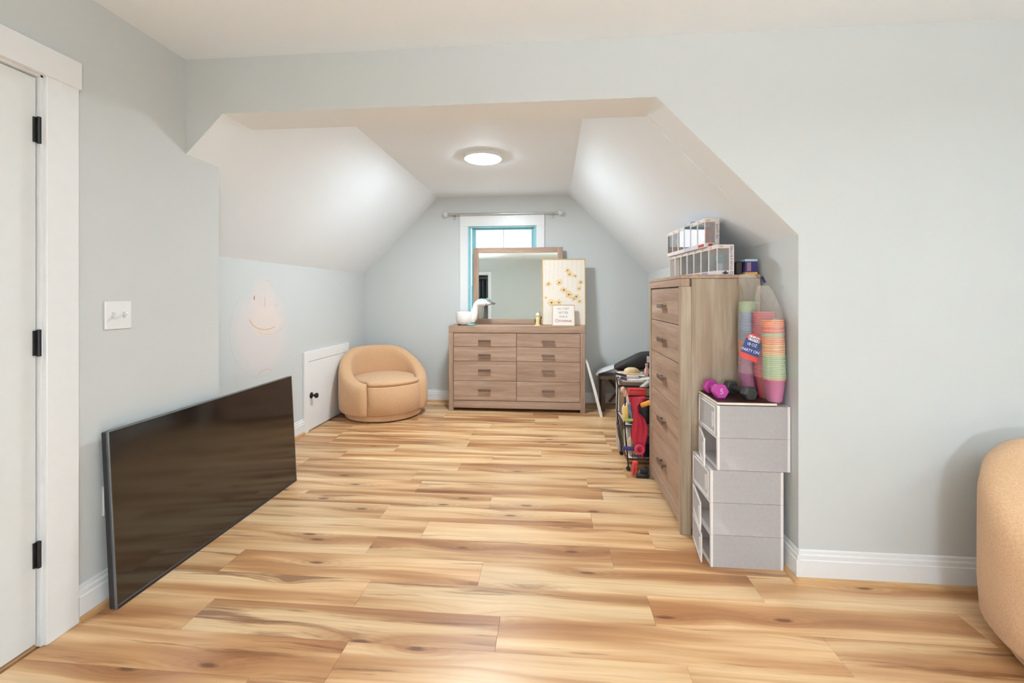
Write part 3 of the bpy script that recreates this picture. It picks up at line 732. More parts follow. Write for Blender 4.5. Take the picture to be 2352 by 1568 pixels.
t = thing('dark_tray', 'thin dark topped board with cream edges on the topmost clear box', 'board', (.752, 2.138, .7408))
b = BM(); b.box(.004, .258, .002, .258, 0, .003); obj('underside', b, M_black, t)
b = BM(); b.box(0.0, .262, .0, .262, .003, .013, .001); obj('edge', b, plain('tray_cream', (238, 226, 208), .5), t)
b = BM(); b.box(.004, .258, .004, .258, .0131, .0150); obj('dark_surface', b, plain('tray_dark', (52, 28, 26), .35), t)
TZ = .7408 + .0152

# ------------------------------------------------------------------ dumbbells
def dumbbell(p0, p1, r, mat, label, name, mark=None):
    p0, p1 = Vector((*p0, TZ + r * math.cos(PI / 6) + .0005)), Vector((*p1, TZ + r * math.cos(PI / 6) + .0005))
    d = p1 - p0; L = d.length; ang = math.atan2(d.y, d.x)
    t = thing(name, label, 'dumbbell', (p0.x, p0.y, TZ), (0, 0, ang))
    zc = r * math.cos(PI / 6) + .0005; hl = .046
    def head(x0, x1):
        b = BM(); rows = []
        for x, f in ((x0, .80), (x0 + .006, 1.0), (x1 - .006, 1.0), (x1, .80)):
            rows.append([(x, r * f * math.cos(PI/3*k), zc + r * f * math.sin(PI/3*k)) for k in range(6)])
        G = b.grid(rows, closed=True); b.b.faces.new(G[0][::-1]); b.b.faces.new(G[-1]); bmesh.ops.recalc_face_normals(b.b, faces=b.b.faces[:]); bmesh.ops.bevel(b.b, geom=b.b.edges[:], offset=.0015, segments=2, affect='EDGES'); return b
    h0 = obj('head', head(-hl / 2, hl / 2), mat, t); obj('head', head(L - hl / 2, L + hl / 2), mat, t)
    b = BM(); n = 9; b.tube([(hl/2 - .004 + (L - hl + .008) * k / (n - 1), 0, zc) for k in range(n)], [.013 + .004 * math.sin(PI * k / (n - 1)) for k in range(n)], 14); obj('handle', b, mat, t, 60)
    if mark:
        Mx = Matrix.Translation((-hl / 2 - .0003, 0, zc + .002)) @ Matrix.Rotation(-PI/2, 4, 'Z') @ Matrix.Rotation(PI/2, 4, 'X')
        obj('number', text_bm(mark, .036, .0005, M=Mx), plain('mark_pale', (224, 190, 222), .6), h0)
M_pur = plain('vinyl_purple', (184, 62, 148), .5, var=.04); M_blk = plain('rubber_black', (46, 46, 44), .45, var=.1, vscale=80)
dumbbell((.795, 2.225), (.792, 2.345), .037, M_pur, 'small magenta hexagonal dumbbell marked 5 on the dark tray', 'purple_dumbbell', '5')
dumbbell((.915, 2.195), (.885, 2.335), .035, M_blk, 'small black hexagonal dumbbell on the dark tray', 'black_dumbbell')

# ------------------------------------------------------------------ bag of party cups
t = thing('cup_pack', 'clear bag with three tall stacks of colourful party cups on the tray', 'cup pack', (1.01, 2.25, TZ))
cupc = {'mag': (196, 66, 150), 'red': (206, 44, 74), 'green': (198, 220, 182), 'blue': (172, 190, 216), 'orange': (247, 176, 142), 'lilac': (216, 164, 192), 'pink': (236, 134, 146), 'yellow': (242, 210, 160)}
M_cup = {k_: plain('cup_' + k_, v_, .3, var=.03) for k_, v_ in cupc.items()}
def cup_mesh():
    b = BM(); b.lathe([(0, 0), (.030, 0), (.0315, .003), (.0325, .02), (.0445, .094), (.0475, .0955), (.0480, .098), (.0465, .100), (.0440, .099), (.0318, .022), (.0305, .005), (0, .004)], 28)
    me = bpy.data.meshes.new('cup'); b.b.to_mesh(me); b.b.free(); me.materials.append(None)
    for p in me.polygons: p.use_smooth = True
    return me
CUP = cup_mesh()
def stack(x, y, seq, pitch, tilt):
    for i, cname in enumerate(seq):
        o = bpy.data.objects.new('cup', CUP); COL.objects.link(o); o.parent = t
        z = i * pitch
        o.location = (x + tilt[0] * z, y + tilt[1] * z, z + .0005); o.rotation_euler = (-tilt[1], tilt[0], 0)
        o.material_slots[0].link = 'OBJECT'; o.material_slots[0].material = M_cup[cname]
stack(-.028, .104, ['mag'] + ['lilac'] * 12 + ['orange'] * 8 + ['blue'] * 17 + ['green'] * 6, .0083, (0.0, .0))
stack(.010, .008, ['red'] * 1 + ['pink'] * 36, .0086, (-.02, 0.012))
seqC = ['mag', 'orange'] + ['green'] * 12 + ['yellow', 'yellow', 'orange', 'yellow', 'orange', 'yellow', 'orange', 'orange', 'orange', 'orange', 'green', 'green', 'pink', 'orange', 'pink', 'orange', 'orange', 'orange', 'orange']
stack(.014, -.072, seqC, .0086, (-.028, .006))
# the clear bag: a loose skin round the three stacks, gathered at the top
M_bag = plastic_clear('bag_film', (246, 238, 226), .28, .10, .3)
def bag_skin(name, cx, cy, prof, tw=0):
    b = BM(); n = 28; rows = []
    rr_ = random.Random(hash(name) % 7 + 2)
    for z, rx, ry, ox, oy, cr in prof:
        rows.append([(cx + ox + (rx + cr * math.sin(5 * a + z * 40)) * math.cos(a), cy + oy + (ry + cr * math.cos(7 * a + z * 30)) * math.sin(a), z) for a in [2*PI*k/n for k in range(n)]])
    b.grid(rows, closed=True); bmesh.ops.recalc_face_normals(b.b, faces=b.b.faces[:])
    obj(name, b, M_bag, t, 180)
bag_skin('bag_sleeve', -.028, .104, [(.001, .036, .036, 0, 0, 0), (.10, .052, .050, 0, 0, .0006), (.30, .0515, .050, 0, 0, .0006), (.455, .051, .050, 0, 0, .001), (.475, .044, .042, .003, -.002, .006), (.51, .041, .036, .002, -.004, .009), (.54, .045, .028, .000, -.006, .010), (.57, .043, .018, -.006, -.008, .007), (.595, .034, .010, -.012, -.008, .002)])
bag_skin('bag_sleeve', .012, -.034, [(.001, .036, .076, .0, 0, 0), (.10, .052, .094, -.001, 0, .0006), (.30, .052, .092, -.006, .003, .0006), (.40, .050, .088, -.008, .005, .001), (.425, .043, .076, -.010, .01, .007), (.45, .038, .066, -.012, .012, .010), (.475, .040, .050, -.014, .013, .010), (.505, .034, .030, -.018, .014, .008), (.535, .024, .012, -.028, .018, .002)])
# label across the bag
M_lr = plain('label_red', (206, 58, 46), .35); M_lb = plain('label_blue', (36, 62, 122), .35); M_lw = plain('label_white', (240, 230, 234), .4); M_ln = plain('label_navy', (40, 30, 74), .4)
lab = obj('label', BM().prism([(-.048, -.052), (.046, -.060), (.050, .040), (.030, .058), (-.020, .062), (-.042, .044)], -.0008, .0008), M_lr, t, loc=(-.074, -.036, .243), rot=(0, math.radians(17), math.radians(-8)))
lab.scale = (.86, .86, 1.05)
obj('label_field', BM().prism([(-.046, -.030), (.047, -.036), (.048, .030), (-.044, .036)], -.0014, .0), M_lb, lab)
obj('label_panel', BM().prism([(-.030, .030), (.028, .026), (.028, .050), (-.030, .053)], -.0022, -.0012), M_lw, lab)
Mz = lambda x, z: Matrix.Translation((x, -.0026, z)) @ RX
obj('lettering', text_bm('Hefty', .026, .0005, M=Mz(-.001, .040)), M_ln, lab)
obj('lettering', text_bm('18 OZ', .019, .0005, M=Matrix.Translation((0, .0008, 0)) @ Mz(-.004, .012)), M_lw, lab)
obj('lettering', text_bm("PARTY ON!", .0185, .0005, M=Matrix.Translation((0, .0008, 0)) @ Mz(.001, -.016)), M_lw, lab)
obj('bag_tie', BM().box(-.006, .006, -.002, .002, -.016, .016, .001), M_ln, t, loc=(.004, .02, .565), rot=(0, math.radians(-25), 0))

# ------------------------------------------------------------------ boxed figures on the chest
M_bx = plain('carton_white', (232, 220, 218), .5, var=.02); M_bx2 = plain('carton_grey', (206, 204, 216), .5, var=.03)
M_win = glass_pane('carton_window', (.98, .98, 1), .30)
def toy_box(w, d, h, cfg, label):
    """front faces -Y locally (window), right side +X also windowed"""
    t = thing('figure_box', label, 'toy box', group='boxed figures on the chest')
    m = cfg.get('m', M_bx); e = .009
    b = BM(); b.box(-w/2, w/2, 0, d, 0, .022, .0006); obj('carton_base', b, m, t)
    b = BM(); b.box(-w/2, w/2, 0, d, h - .020, h, .0006); obj('carton_top', b, m, t)
    b = BM(); b.box(-w/2, w/2, d - .003, d, .022, h - .020); b.box(-w/2, -w/2 + .003, 0, d, .022, h - .020); obj('carton_back', b, m, t)
    b = BM(); b.box(-w/2, -w/2 + e, 0, .003, .022, h - .020); b.box(w/2 - .006, w/2, 0, .003, .022, h - .020); obj('front_edge', b, m, t)
    b = BM(); b.box(w/2 - .002, w/2, d * .70, d, .022, h - .020); obj('title_strip', b, m, t)
    b = BM(); b.box(-w/2 + e, w/2 - .006, .0005, .0015, .022, h - .020); b.box(w/2 - .0015, w/2 - .0005, .003, d * .70, .022, h - .020); obj('window_film', b, M_win, t)
    # plain generic figure inside: rounded head on a small body
    c1, c2 = cfg['c']
    b = BM(); b.ell((0, d * .45, .088), (.031, .028, .029)); fg = obj('figure_head', b, plain('fig_a', c1, .4), t, 80)
    b = BM(); b.lathe([(0, .023), (.018, .023), (.021, .030), (.016, .058), (.010, .066), (0, .067)], 14, M=Matrix.Translation((0, d * .45, 0))); obj('figure_body', b, plain('fig_b', c2, .5), t, 60)
    if 'acc' in cfg:
        b = BM(); b.box(-w/2 + .012, w/2 - .012, -.0006, 0, .004, .018); obj('printed_band', b, plain('band', cfg['acc'], .5), t)
    b = BM(); b.box(-w/2 + .010, -w/2 + .040, -.0006, 0, h - .015, h - .006); obj('printed_badge', b, plain('badge', (206, 180, 120), .5), t)
    return t
cfgs = [dict(c=((110, 160, 158), (176, 206, 208))), dict(c=((150, 110, 84), (190, 150, 160)), acc=(170, 160, 190)), dict(c=((120, 96, 80), (214, 158, 170)), acc=(226, 176, 80)), dict(c=((140, 104, 70), (150, 130, 160)), acc=(120, 116, 122)),
        dict(c=((150, 140, 150), (170, 120, 90))), dict(c=((190, 176, 160), (150, 150, 170))), dict(c=((196, 176, 160), (150, 160, 150)), acc=(150, 130, 120))]
ordn = ['nearest', 'second', 'third', 'fourth', 'fifth', 'sixth', 'farthest']
ROT = -PI / 2
def fx(y): return .853 - .075 * (y - 2.42)
skew = math.atan(.075)
n1, y0, wd = 7, 2.424, .1045
M_txt = plain('carton_ink', (58, 50, 50), .6)
def strip_text(t, s, w, d, h, size, zc):
    Mt = Matrix.Translation((w / 2 + .0004, d * .845, zc)) @ Matrix.Rotation(PI / 2, 4, 'Z') @ RX @ Matrix.Rotation(PI / 2, 4, 'Z')
    obj('lettering', text_bm(s, size, .0003, M=Mt), M_txt, t)
for i in range(7):
    q = toy_box(wd - .001, .088, .157, cfgs[i], 'boxed figure in the lower row, ' + (ordn[i] if i in (0, 6) else ordn[i] + ' from the near end') + ', on the tall chest')
    yc = y0 + wd * (i + .5); q.location = (fx(yc), yc, CHH + .0003); q.rotation_euler = (0, 0, ROT + skew)
    if i == 0:
        strip_text(q, 'STYLED IS BUTTERS', wd - .001, .088, .157, .0142, .087)
        w2 = (wd - .001) / 2
        b = BM(); b.prism([(.020, .002), (.030, .006), (.026, .014), (.034, .012), (.040, .020), (.046, .020), (.052, .012), (.060, .014), (.056, .006), (.064, .002), (.052, .005), (.046, .002), (.040, .002), (.034, .005)], w2, w2 + .0004, 'x'); obj('printed_emblem', b, M_txt, q)
        b = BM(); b.tube([(w2 + .0002, .0745 + .006 * math.cos(2*PI*k/14), .012 + .006 * math.sin(2*PI*k/14)) for k in range(14)], .0009, 5, True); obj('printed_ring', b, M_txt, q)
        b = BM(); b.box(w2, w2 + .0004, .012, .030, .143, .149); obj('printed_badge', b, plain('badge2', (196, 176, 140), .5), q)
n2, y02, wd2 = 6, 2.545, .1035
topc = [dict(c=((180, 84, 66), (170, 70, 60)), acc=(196, 60, 60)), dict(c=((180, 180, 196), (200, 200, 214))), dict(c=((170, 170, 190), (196, 190, 200)), m=M_bx2), dict(c=((190, 180, 190), (180, 170, 176))), dict(c=((196, 186, 170), (190, 160, 150))), dict(c=((120, 126, 136), (90, 96, 104)))]
ordt = ['nearest', 'second', 'third', 'fourth', 'fifth', 'farthest']
for i in range(6):
    hh = .172 if i == 2 else .157
    q = toy_box(wd2 - .001, .080, hh, topc[i], 'boxed figure in the upper row, ' + (ordt[i] if i in (0, 5) else ordt[i] + ' from the near end') + ', on other boxes')
    yc = y02 + wd2 * (i + .5); q.location = (fx(yc) - .013, yc, CHH + .1578); q.rotation_euler = (0, 0, ROT + skew)
    if i == 0:
        strip_text(q, 'YEE GJOMS', wd2 - .001, .080, .157, .0170, .085)
        w2 = (wd2 - .001) / 2
        b = BM(); b.box(w2, w2 + .0004, .006, .028, .143, .150); obj('printed_badge', b, plain('badge3', (206, 176, 110), .5), q)
        b = BM(); b.prism([(.018, .006), (.034, .004), (.044, .010), (.040, .018), (.024, .019), (.016, .012)], w2, w2 + .0004, 'x'); obj('printed_patch', b, plain('patch_red', (196, 64, 66), .5), q)
t = thing('blue_box', 'small dark blue and purple carton on the right end of the chest', 'carton', (.992, 2.425, CHH))
b = BM(); b.box(0, .062, 0, .09, 0, .013, .0008); obj('yellow_base', b, plain('carton_yellow', (222, 172, 84), .5), t)
b = BM(); b.box(0, .062, 0, .09, .0132, .068, .0008); obj('body', b, plain('carton_purple', (58, 46, 104), .4), t)
b = BM(); b.box(0, .062, 0, .09, .0682, .080, .0008); obj('pale_lid', b, plain('carton_paleblue', (186, 208, 224), .4), t)
b = BM(); b.box(.010, .030, -.0006, 0, .018, .064); obj('printed_panel', b, plain('carton_panel', (150, 120, 130), .5), t)
t = tag(obj('dark_case', BM().box(.955, .986, 2.44, 2.52, CHH + .0002, CHH + .070, .004), plain('case_dark', (44, 34, 34), .5)), 'small dark case standing beside the blue carton on the chest', 'case')

# ------------------------------------------------------------------ things in the right corner
# leaning white board
t = thing('white_board', 'narrow white board leaning on the right side of the dresser', 'board', (.510, 4.69, .0), (0, math.radians(-15.5), math.radians(-4)))
b = BM(); pts = [(-.020, .003), (.008, .0), (.014, .30), (.011, .56), (.0, .594), (-.008, .592)]
b.prism(pts, 0, .012, 'y', None); obj('edge_strip', b, M_fr, t)
b = BM(); b.prism([(p[0] * .8, p[1]) for p in pts], .0125, .19, 'y'); obj('panel', b, M_fr, t)
# dark rustic crate table with X braces
t = thing('crate_table', 'low dark rustic wooden crate with crossed braces behind the toys', 'crate', (.53, 4.93, 0))
M_rw = wood('rustic_wood', 'z', (128, 104, 88), (96, 74, 60), (62, 46, 38)); M_rx = wood('rustic_wood_x', 'x', (116, 94, 78), (88, 68, 54), (58, 44, 36))
for x in (0, .44):
    for y in (0, .22):
        b = BM(); b.box(x, x + .04, y, y + .04, 0, .345, .003); obj('leg', b, M_rw, t)
b = BM(); b.box(-.015, .495, -.012, .270, .3455, .372, .003); obj('top', b, M_rx, t)
for x0 in (.165, .255, .345): 
    b = BM(); b.box(x0, x0 + .086, .004, .018, .02, .344, .002); obj('slat', b, M_rw, t)
for s in (-1, 1):
    b = BM(); b.box(-.16, .16, 0, .014, -.014, .014, .002); obj('brace', b, M_rx, t, loc=(.21, .225 + .016 * (s > 0), .175), rot=(0, s * math.radians(52), 0))
    b = BM(); b.box(0, .012, -.13, .13, -.013, .013, .002); obj('brace', b, M_rx, t, loc=(.006 + .014 * (s > 0), .13, .175), rot=(s * math.radians(48), 0, 0))
# white curved plastic seat shell on the crate
t = thing('white_shell', 'curved white plastic toy shell lying on the dark crate', 'toy', (.49, 4.95, .374))
b = BM(); rows = []
for i in range(15):
    u = i / 14; row = []
    x = .0 + .34 * u; wd_ = .10 * math.sin(PI * (.14 + .80 * u)) ** .6
    for k in range(13):
        a = -1 + 2 * k / 12
        z = .018 + .115 * u ** .8 - .028 * (a * a) + .010
        row.append((x - .03 * a * a, .10 + wd_ * a * 1.0, max(.001, z)))
    rows.append(row)
b.grid(rows); o_ = obj('shell', b, plain('plastic_white2', (236, 232, 234), .3, var=.01), t, 80)
sm = o_.modifiers.new('thick', 'SOLIDIFY'); sm.thickness = .012; sm.offset = -1
b = BM(); b.tube([(.0 + .02 * 0, .02, .012), (-.018, .06, .012), (-.022, .10, .013), (-.018, .14, .012), (0, .18, .012)], .011, 10); obj('rolled_lip', b, M_fr, t, 80)

# wire cart full of toys behind the chest
CXa, CXb, CYa, CYb = .505, .86, 3.235, 3.62
t = thing('wire_cart', 'dark wire rolling toy cart partly hidden behind the tall chest', 'wire cart', ((CXa + CXb) / 2, (CYa + CYb) / 2, 0))
M_wire = plain('wire_dark', (70, 44, 44), .4, .5); cx, cy = (CXa + CXb) / 2, (CYa + CYb) / 2; hx, hy = (CXb - CXa) / 2, (CYb - CYa) / 2
def rim(z, g, r=.004, nm='rim'):
    b = BM(); b.tube([(sx * (hx - g), sy * (hy - g), z) for sx, sy in ((-1,-1),(1,-1),(1,1),(-1,1))], r, 6, True); obj(nm, b, M_wire, t, 60)
rim(.600, 0, .004); rim(.535, .010, .006); rim(.33, .004); rim(.085, .030, .005); rim(.055, .034, .003)
def side(u0): pass
for k in range(9):
    f = -1 + 2 * k / 8
    for sy in (-1, 1):
        b = BM(); b.tube([(f * (hx - .004), sy * (hy - .002), .33), (f * (hx - .006), sy * (hy + .004), .24), (f * (hx - .016), sy * (hy - .010), .15), (f * (hx - .030), sy * (hy - .030), .085)], .0019, 5); obj('wire', b, M_wire, t)
for k in range(1, 8):
    f = -1 + 2 * k / 8
    for sx in (-1, 1):
        b = BM(); b.tube([(sx * (hx - .002), f * (hy - .004), .33), (sx * (hx + .006), f * (hy - .006), .24), (sx * (hx - .008), f * (hy - .012), .15), (sx * (hx - .030), f * (hy - .030), .085)], .0019, 5); obj('wire', b, M_wire, t)
for sx in (-1, 1):
    for sy in (-1, 1):
        b = BM(); b.tube([(sx * (hx - .034), sy * (hy - .034), .03), (sx * (hx - .030), sy * (hy - .030), .085), (sx * (hx - .004), sy * (hy - .004), .33), (sx * (hx - .010), sy * (hy - .010), .535), (sx * hx, sy * hy, .60)], .005, 7); obj('corner_post', b, M_wire, t, 60)
        b = BM(); b.lathe([(0, -.008), (.015, -.008), (.015, .008), (0, .008)], 14, M=Matrix.Translation((sx * (hx - .034), sy * (hy - .034), .015)) @ Matrix.Rotation(PI/2, 4, 'X')); obj('caster', b, M_black, t)
b = BM(); b.box(-hx + .03, hx - .03, -hy + .03, hy - .03, .080, .086, .001); obj('shelf', b, plain('shelf_pale', (222, 206, 200), .5), t)
b = BM(); b.box(-hx + .012, hx - .012, -hy + .012, hy - .012, .326, .331, .001); obj('shelf', b, plain('shelf_pale2', (206, 196, 188), .5), t)
b = BM(); b.tube([(-hx - .010, -hy - .004, .172), (-hx + .085, -hy - .012, .168)], .014, 12); obj('foam_grip', b, plain('foam_blue', (66, 62, 116), .8, var=.2, vscale=90), t, 60)

def small(name, bm, rgb, label, cat='toy', rough=.45, smooth=60, bump=0):
    return tag(obj(name, bm, plain(name + '_mat', rgb, rough, var=.08, vscale=40, bump=bump), None, smooth), label, cat)
# draped red cloth bag hanging on the cart front
b = BM(); rows = []
prof_ = [(.540, .532, .645), (.52, .536, .648), (.482, .545, .600), (.43, .556, .600), (.392, .562, .640), (.34, .553, .658), (.30, .548, .664), (.25, .550, .655), (.212, .562, .648), (.175, .590, .644), (.145, .612, .634), (.125, .620, .628)]
for i, (z, xa_, xb_) in enumerate(prof_):
    cxx, wl = (xa_ + xb_) / 2, (xb_ - xa_) / 2; row = []
    for k in range(28):
        a = 2 * PI * k / 28
        fold = .006 * math.sin(3.1 * a + i * .9) + .004 * math.sin(7 * math.cos(a) * 1.3 + i * .5)
        row.append((cxx + wl * math.cos(a), 3.196 + (.020 if i > 2 else .012) * math.sin(a) + (fold if math.sin(a) < .3 else 0), z + .004 * math.sin(2 * a + i)))
    rows.append(row)
G = b.grid(rows, closed=True); b.b.faces.new(G[0]); b.b.faces.new(G[-1][::-1]); bmesh.ops.recalc_face_normals(b.b, faces=b.b.faces[:])
small('red_cloth_bag', b, (188, 34, 58), 'crimson fabric bag hanging down the front of the wire cart', 'bag', .6, 80)
b = BM(); b.box(.545, .665, 3.268, 3.36, .5025, .580, .008, None, 3); b.tube([(.548, 3.266, .577), (.662, 3.266, .577)], .006, 8)
small('red_tub', b, (214, 52, 44), 'shallow bright red plastic tub on top of the wire cart', 'tub')
b = BM(); b.tube([(.612, 3.160, .492), (.668, 3.165, .512)], .017, 14); b.tube([(.606, 3.160, .490), (.613, 3.160, .4923)], .013, 14)
small('orange_tube', b, (232, 156, 56), 'short orange toy tube in front of the red bag')
b = BM(); b.tube([(.515, 3.208, .375), (.560, 3.210, .379)], .011, 14); b.ell((.513, 3.208, .375), (.006, .013, .013))
small('green_marker', b, (172, 200, 110), 'short pale green toy tube low on the cart side')
b = BM(); b.box(.494, .532, 3.212, 3.226, .372, .47, .005); b.ell((.506, 3.219, .40), (.016, .010, .036)); b.ell((.520, 3.219, .452), (.012, .010, .03))
small('yellow_toy', b, (232, 200, 110), 'yellow plastic toy piece at the left side of the cart')
b = BM(); b.ell((.538, 3.222, .475), (.020, .016, .022)); b.tube([(.530, 3.222, .470), (.545, 3.220, .43), (.556, 3.220, .385)], [.012, .014, .008], 10); b.lathe([(.010, -.01), (.017, -.008), (.017, .008), (.010, .01)], 14, M=Matrix.Translation((.540, 3.204, .478)) @ Matrix.Rotation(PI/2, 4, 'X'))
small('blue_grey_toy', b, (126, 140, 164), 'blue-grey toy vehicle piece hung on the cart')
b = BM(); b.prism([(.512, .56), (.524, .566), (.540, .49), (.536, .462), (.526, .46), (.520, .49)], 3.212, 3.222)
small('white_paddle', b, (230, 220, 216), 'small white paddle sticking out beside the red bag')
b = BM(); b.tube([(.601 + .026 * math.cos(a), 3.172, .185 + .028 * math.sin(a)) for a in [2*PI*k/18 for k in range(18)]], .011, 10, True)
small('pink_ring', b, (216, 60, 96), 'hot pink toy ring hanging low on the cart')
b = BM(); b.tube([(.562, 3.175, .085), (.556, 3.172, .045), (.553, 3.168, .006)], [.012, .010, .007], 8); b.tube([(.574, 3.176, .085), (.576, 3.172, .045), (.566, 3.166, .008)], [.011, .010, .006], 8); b.box(.552, .590, 3.165, 3.187, .075, .105, .006)
small('red_clip', b, (218, 74, 70), 'small red toy with two legs standing under the cart')
b = BM(); b.box(.600, .72, 3.178, 3.222, 0.0, .014, .003); b.box(.606, .72, 3.182, 3.218, .014, .034, .005); b.box(.640, .656, 3.172, 3.178, .0, .04, .002)
small('pale_green_tray', b, (170, 176, 136), 'flat pale green toy base on the floor by the chest')
b = BM(); b.box(.575, .655, 3.135, 3.158, .0, .030, .002); b.box(.60, .655, 3.14, 3.155, .030, .075, .004)
small('black_toy', b, (42, 40, 48), 'black plastic toy on the floor in front of the cart')
b = BM(); b.ell((.492, 3.205, .585), (.018, .018, .024)); b.ell((.506, 3.203, .562), (.014, .014, .024))
small('tan_toy', b, (212, 168, 142), 'tan rounded toy at the upper left corner of the cart')
# odds and ends filling the two tiers of the cart
def ball(c, r): return BM().ell(c, r if hasattr(r, '__len__') else (r, r, r))
def rbox(x, y, z, w, d, h, rot=0, bev=.006): return BM().box(-w/2, w/2, -d/2, d/2, 0, h, bev, Matrix.Translation((x, y, z)) @ Matrix.Rotation(rot, 4, 'Z'), 2)
Z1, Z2 = .3315, .0865
small('grey_robot', rbox(.560, 3.315, Z1, .06, .07, .115, .3), (132, 134, 140), 'grey blocky toy standing in the upper cart tier')
small('white_plush', ball((.565, 3.415, Z1 + .060), (.05, .045, .060)), (226, 220, 214), 'white plush ball toy in the upper cart tier', bump=.4)
small('black_pouch', rbox(.655, 3.30, Z1, .09, .08, .17, -.1, .012), (34, 32, 36), 'black pouch standing in the upper cart tier', 'pouch')
small('navy_car', BM().box(-.05, .05, -.025, .025, .008, .03, .006, Matrix.Translation((.66, 3.40, Z1))).box(-.028, .025, -.022, .022, .03, .05, .008, Matrix.Translation((.66, 3.40, Z1))), (52, 62, 104), 'navy toy car parked in the upper cart tier')
small('brown_block', rbox(.58, 3.52, Z1, .10, .09, .15, .2), (136, 104, 80), 'brown toy block at the back of the upper cart tier')
small('cream_box', rbox(.70, 3.52, Z1, .12, .1, .19, -.15), (214, 200, 180), 'cream toy box at the back of the upper cart tier', 'box')
small('beige_bear', ball((.575, 3.33, Z2 + .070), (.038, .042, .070)), (206, 180, 150), 'beige plush toy in the lower cart tier', bump=.4)
small('black_controller', rbox(.672, 3.33, Z2, .09, .06, .09, .2, .015), (38, 38, 44), 'black game controller shape in the lower cart tier')
small('white_bin', rbox(.60, 3.44, Z2, .11, .09, .16, .05), (228, 222, 216), 'white toy bin in the lower cart tier', 'bin')
small('blue_ball', ball((.725, 3.445, Z2 + .055), .055), (74, 96, 150), 'blue ball in the lower cart tier', 'ball')
small('green_block', rbox(.60, 3.55, Z2, .10, .07, .12, .1), (120, 146, 96), 'green toy block at the back of the lower cart tier')
small('yellow_ball', ball((.70, 3.55, Z2 + .04), .04), (226, 190, 90), 'small yellow ball at the back of the lower cart tier', 'ball')
# things heaped on top
b = BM(); b.box(.52, .80, 3.39, 3.60, .6052, .630, .004)
small('white_book', b, (232, 230, 222), 'white board book lying flat on the cart', 'book')
b = BM(); b.box(.50, .64, 3.40, 3.58, .632, .652, .004)
small('white_case', b, (226, 216, 212), 'white flat case on top of the white book', 'case')
b = BM(); b.lathe([(0, .045), (.03, .042), (.052, .030), (.060, .012), (.062, 0), (.085, -.002), (.086, .003), (.064, .006), (0, .006)], 24, M=Matrix.Translation((.600, 3.49, .656)) @ Matrix.Diagonal((1.0, .8, 1.0, 1)))
small('toy_hat', b, (206, 176, 130), 'small tan toy sun hat on the cart heap', 'hat')
b = BM(); b.tube([(.462, 3.385, .672), (.545, 3.385, .652)], .0085, 10)
small('navy_stick', b, (40, 44, 66), 'dark navy toy stick poking out left over the cart')
b = BM(); b.tube([(.502, 3.372, .640), (.546, 3.372, .630)], .009, 10)
small('purple_marker', b, (72, 58, 96), 'short purple marker below the navy stick', 'marker')
b = BM(); b.box(-.008, .008, -.06, .06, -.07, .07, .002, Matrix.Translation((.755, 3.36, .70)) @ Matrix.Rotation(math.radians(42), 4, 'Y'))
small('black_tablet', b, (28, 28, 32), 'black tilted tablet leaning on the cart heap', 'tablet', .25)
b = BM(); b.box(-.012, .012, -.03, .03, -.04, .04, .003, Matrix.Translation((.668, 3.318, .600)) @ Matrix.Rotation(math.radians(50), 4, 'Y'))
small('grey_block', b, (190, 180, 172), 'pale grey toy block tilted beside the red tub')
b = BM(); b.lathe([(0, 0), (.016, 0), (.018, .01), (.018, .055), (.010, .07), (.010, .085), (.012, .087), (.012, .098), (0, .10)], 16, M=Matrix.Translation((.715, 3.50, .6303)))
small('pink_bottle', b, (222, 172, 160), 'small pink toy bottle standing on the cart heap', 'bottle')
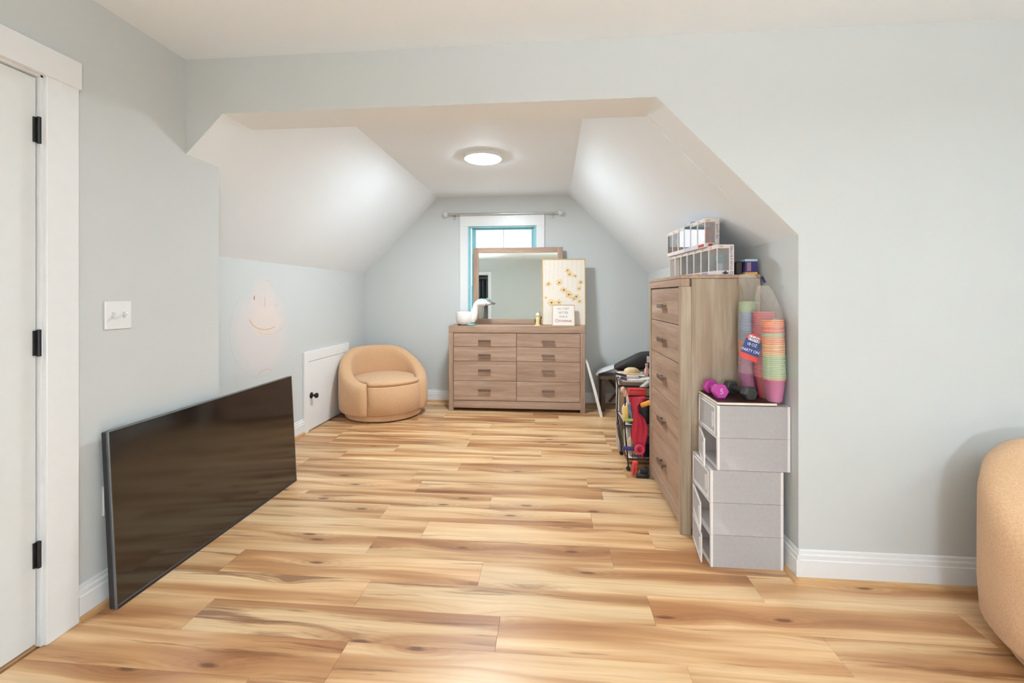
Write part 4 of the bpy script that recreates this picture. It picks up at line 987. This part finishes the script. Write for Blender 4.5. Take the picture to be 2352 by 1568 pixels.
# black bag with a white tag behind
t = thing('black_bag', 'slouchy black bag with a white tag on top of the toy heap', 'bag', (.72, 3.745, .622))
b = BM(); rows = []
for i in range(11):
    u = i / 10; x = -.21 + .42 * u; hgt = .035 + .095 * min(1, u * 2.2) ** .8 + .03 * u; row = []
    for k in range(16):
        a = 2 * PI * k / 16; row.append((x, .07 * math.cos(a) * (.8 + .2 * math.sin(PI * u)), .02 + (hgt) * (.5 + .5 * math.sin(a)) + .004 * math.sin(8 * u + 2 * a)))
    rows.append(row)
G = b.grid(rows, closed=True); b.b.faces.new(G[0]); b.b.faces.new(G[-1][::-1]); bmesh.ops.recalc_face_normals(b.b, faces=b.b.faces[:])
obj('bag_body', b, plain('bag_black', (40, 35, 34), .7, var=.2, vscale=20, bump=.2), t, 70)
b = BM(); b.box(.030, .085, -.076, -.072, .090, .140, .001); obj('white_tag', b, M_lw, t)
t = tag(obj('tall_box', BM().box(.53, .92, 3.66, 3.83, 0, .638, .004), plain('tall_box_mat', (186, 178, 170), .6)), 'pale carton standing behind the wire cart under the black bag', 'carton')

# ------------------------------------------------------------------ clothes in the rear closet (seen in the mirror)
t = thing('closet_rail', 'chrome clothes rail inside the rear closet, seen in the mirror', 'rail', (-2.4, YR - .5, 1.86))
b = BM(); b.tube([(-.8, 0, 0), (.8, 0, 0)], .014, 10); obj('rail', b, M_sil, t)
for i, (x, rgb, nm) in enumerate(((-2.72, (74, 76, 82), 'charcoal'), (-2.56, (108, 92, 96), 'dusky'), (-2.42, (92, 104, 112), 'slate'), (-2.28, (78, 80, 86), 'dark'), (-2.15, (98, 106, 112), 'grey'))):
    g = thing('hanging_garment', nm + ' long garment hanging in the rear closet, seen in the mirror', 'garment', (x, YR - .5, 1.86), group='garments in the rear closet')
    b = BM(); rows = []
    for j, (z, wx, wy) in enumerate(((-.06, .02, .03), (-.09, .04, .16), (-.14, .05, .21), (-.5, .05, .20), (-.9, .055, .22))):
        rows.append([(wx * math.cos(a) * (1 + .25 * math.sin(6 * a)), wy * math.sin(a), z) for a in [2*PI*k/20 for k in range(20)]])
    G = b.grid(rows, closed=True); b.b.faces.new(G[0]); b.b.faces.new(G[-1][::-1]); bmesh.ops.recalc_face_normals(b.b, faces=b.b.faces[:])
    obj('cloth', b, plain('cloth_' + nm, rgb, .85), g, 60)
    b = BM(); b.tube([(0, .02, .016), (0, .0, .022), (0, -.016, .01), (0, -.01, -.02), (0, 0, -.07)], .003, 6); obj('hook', b, M_sil, g)
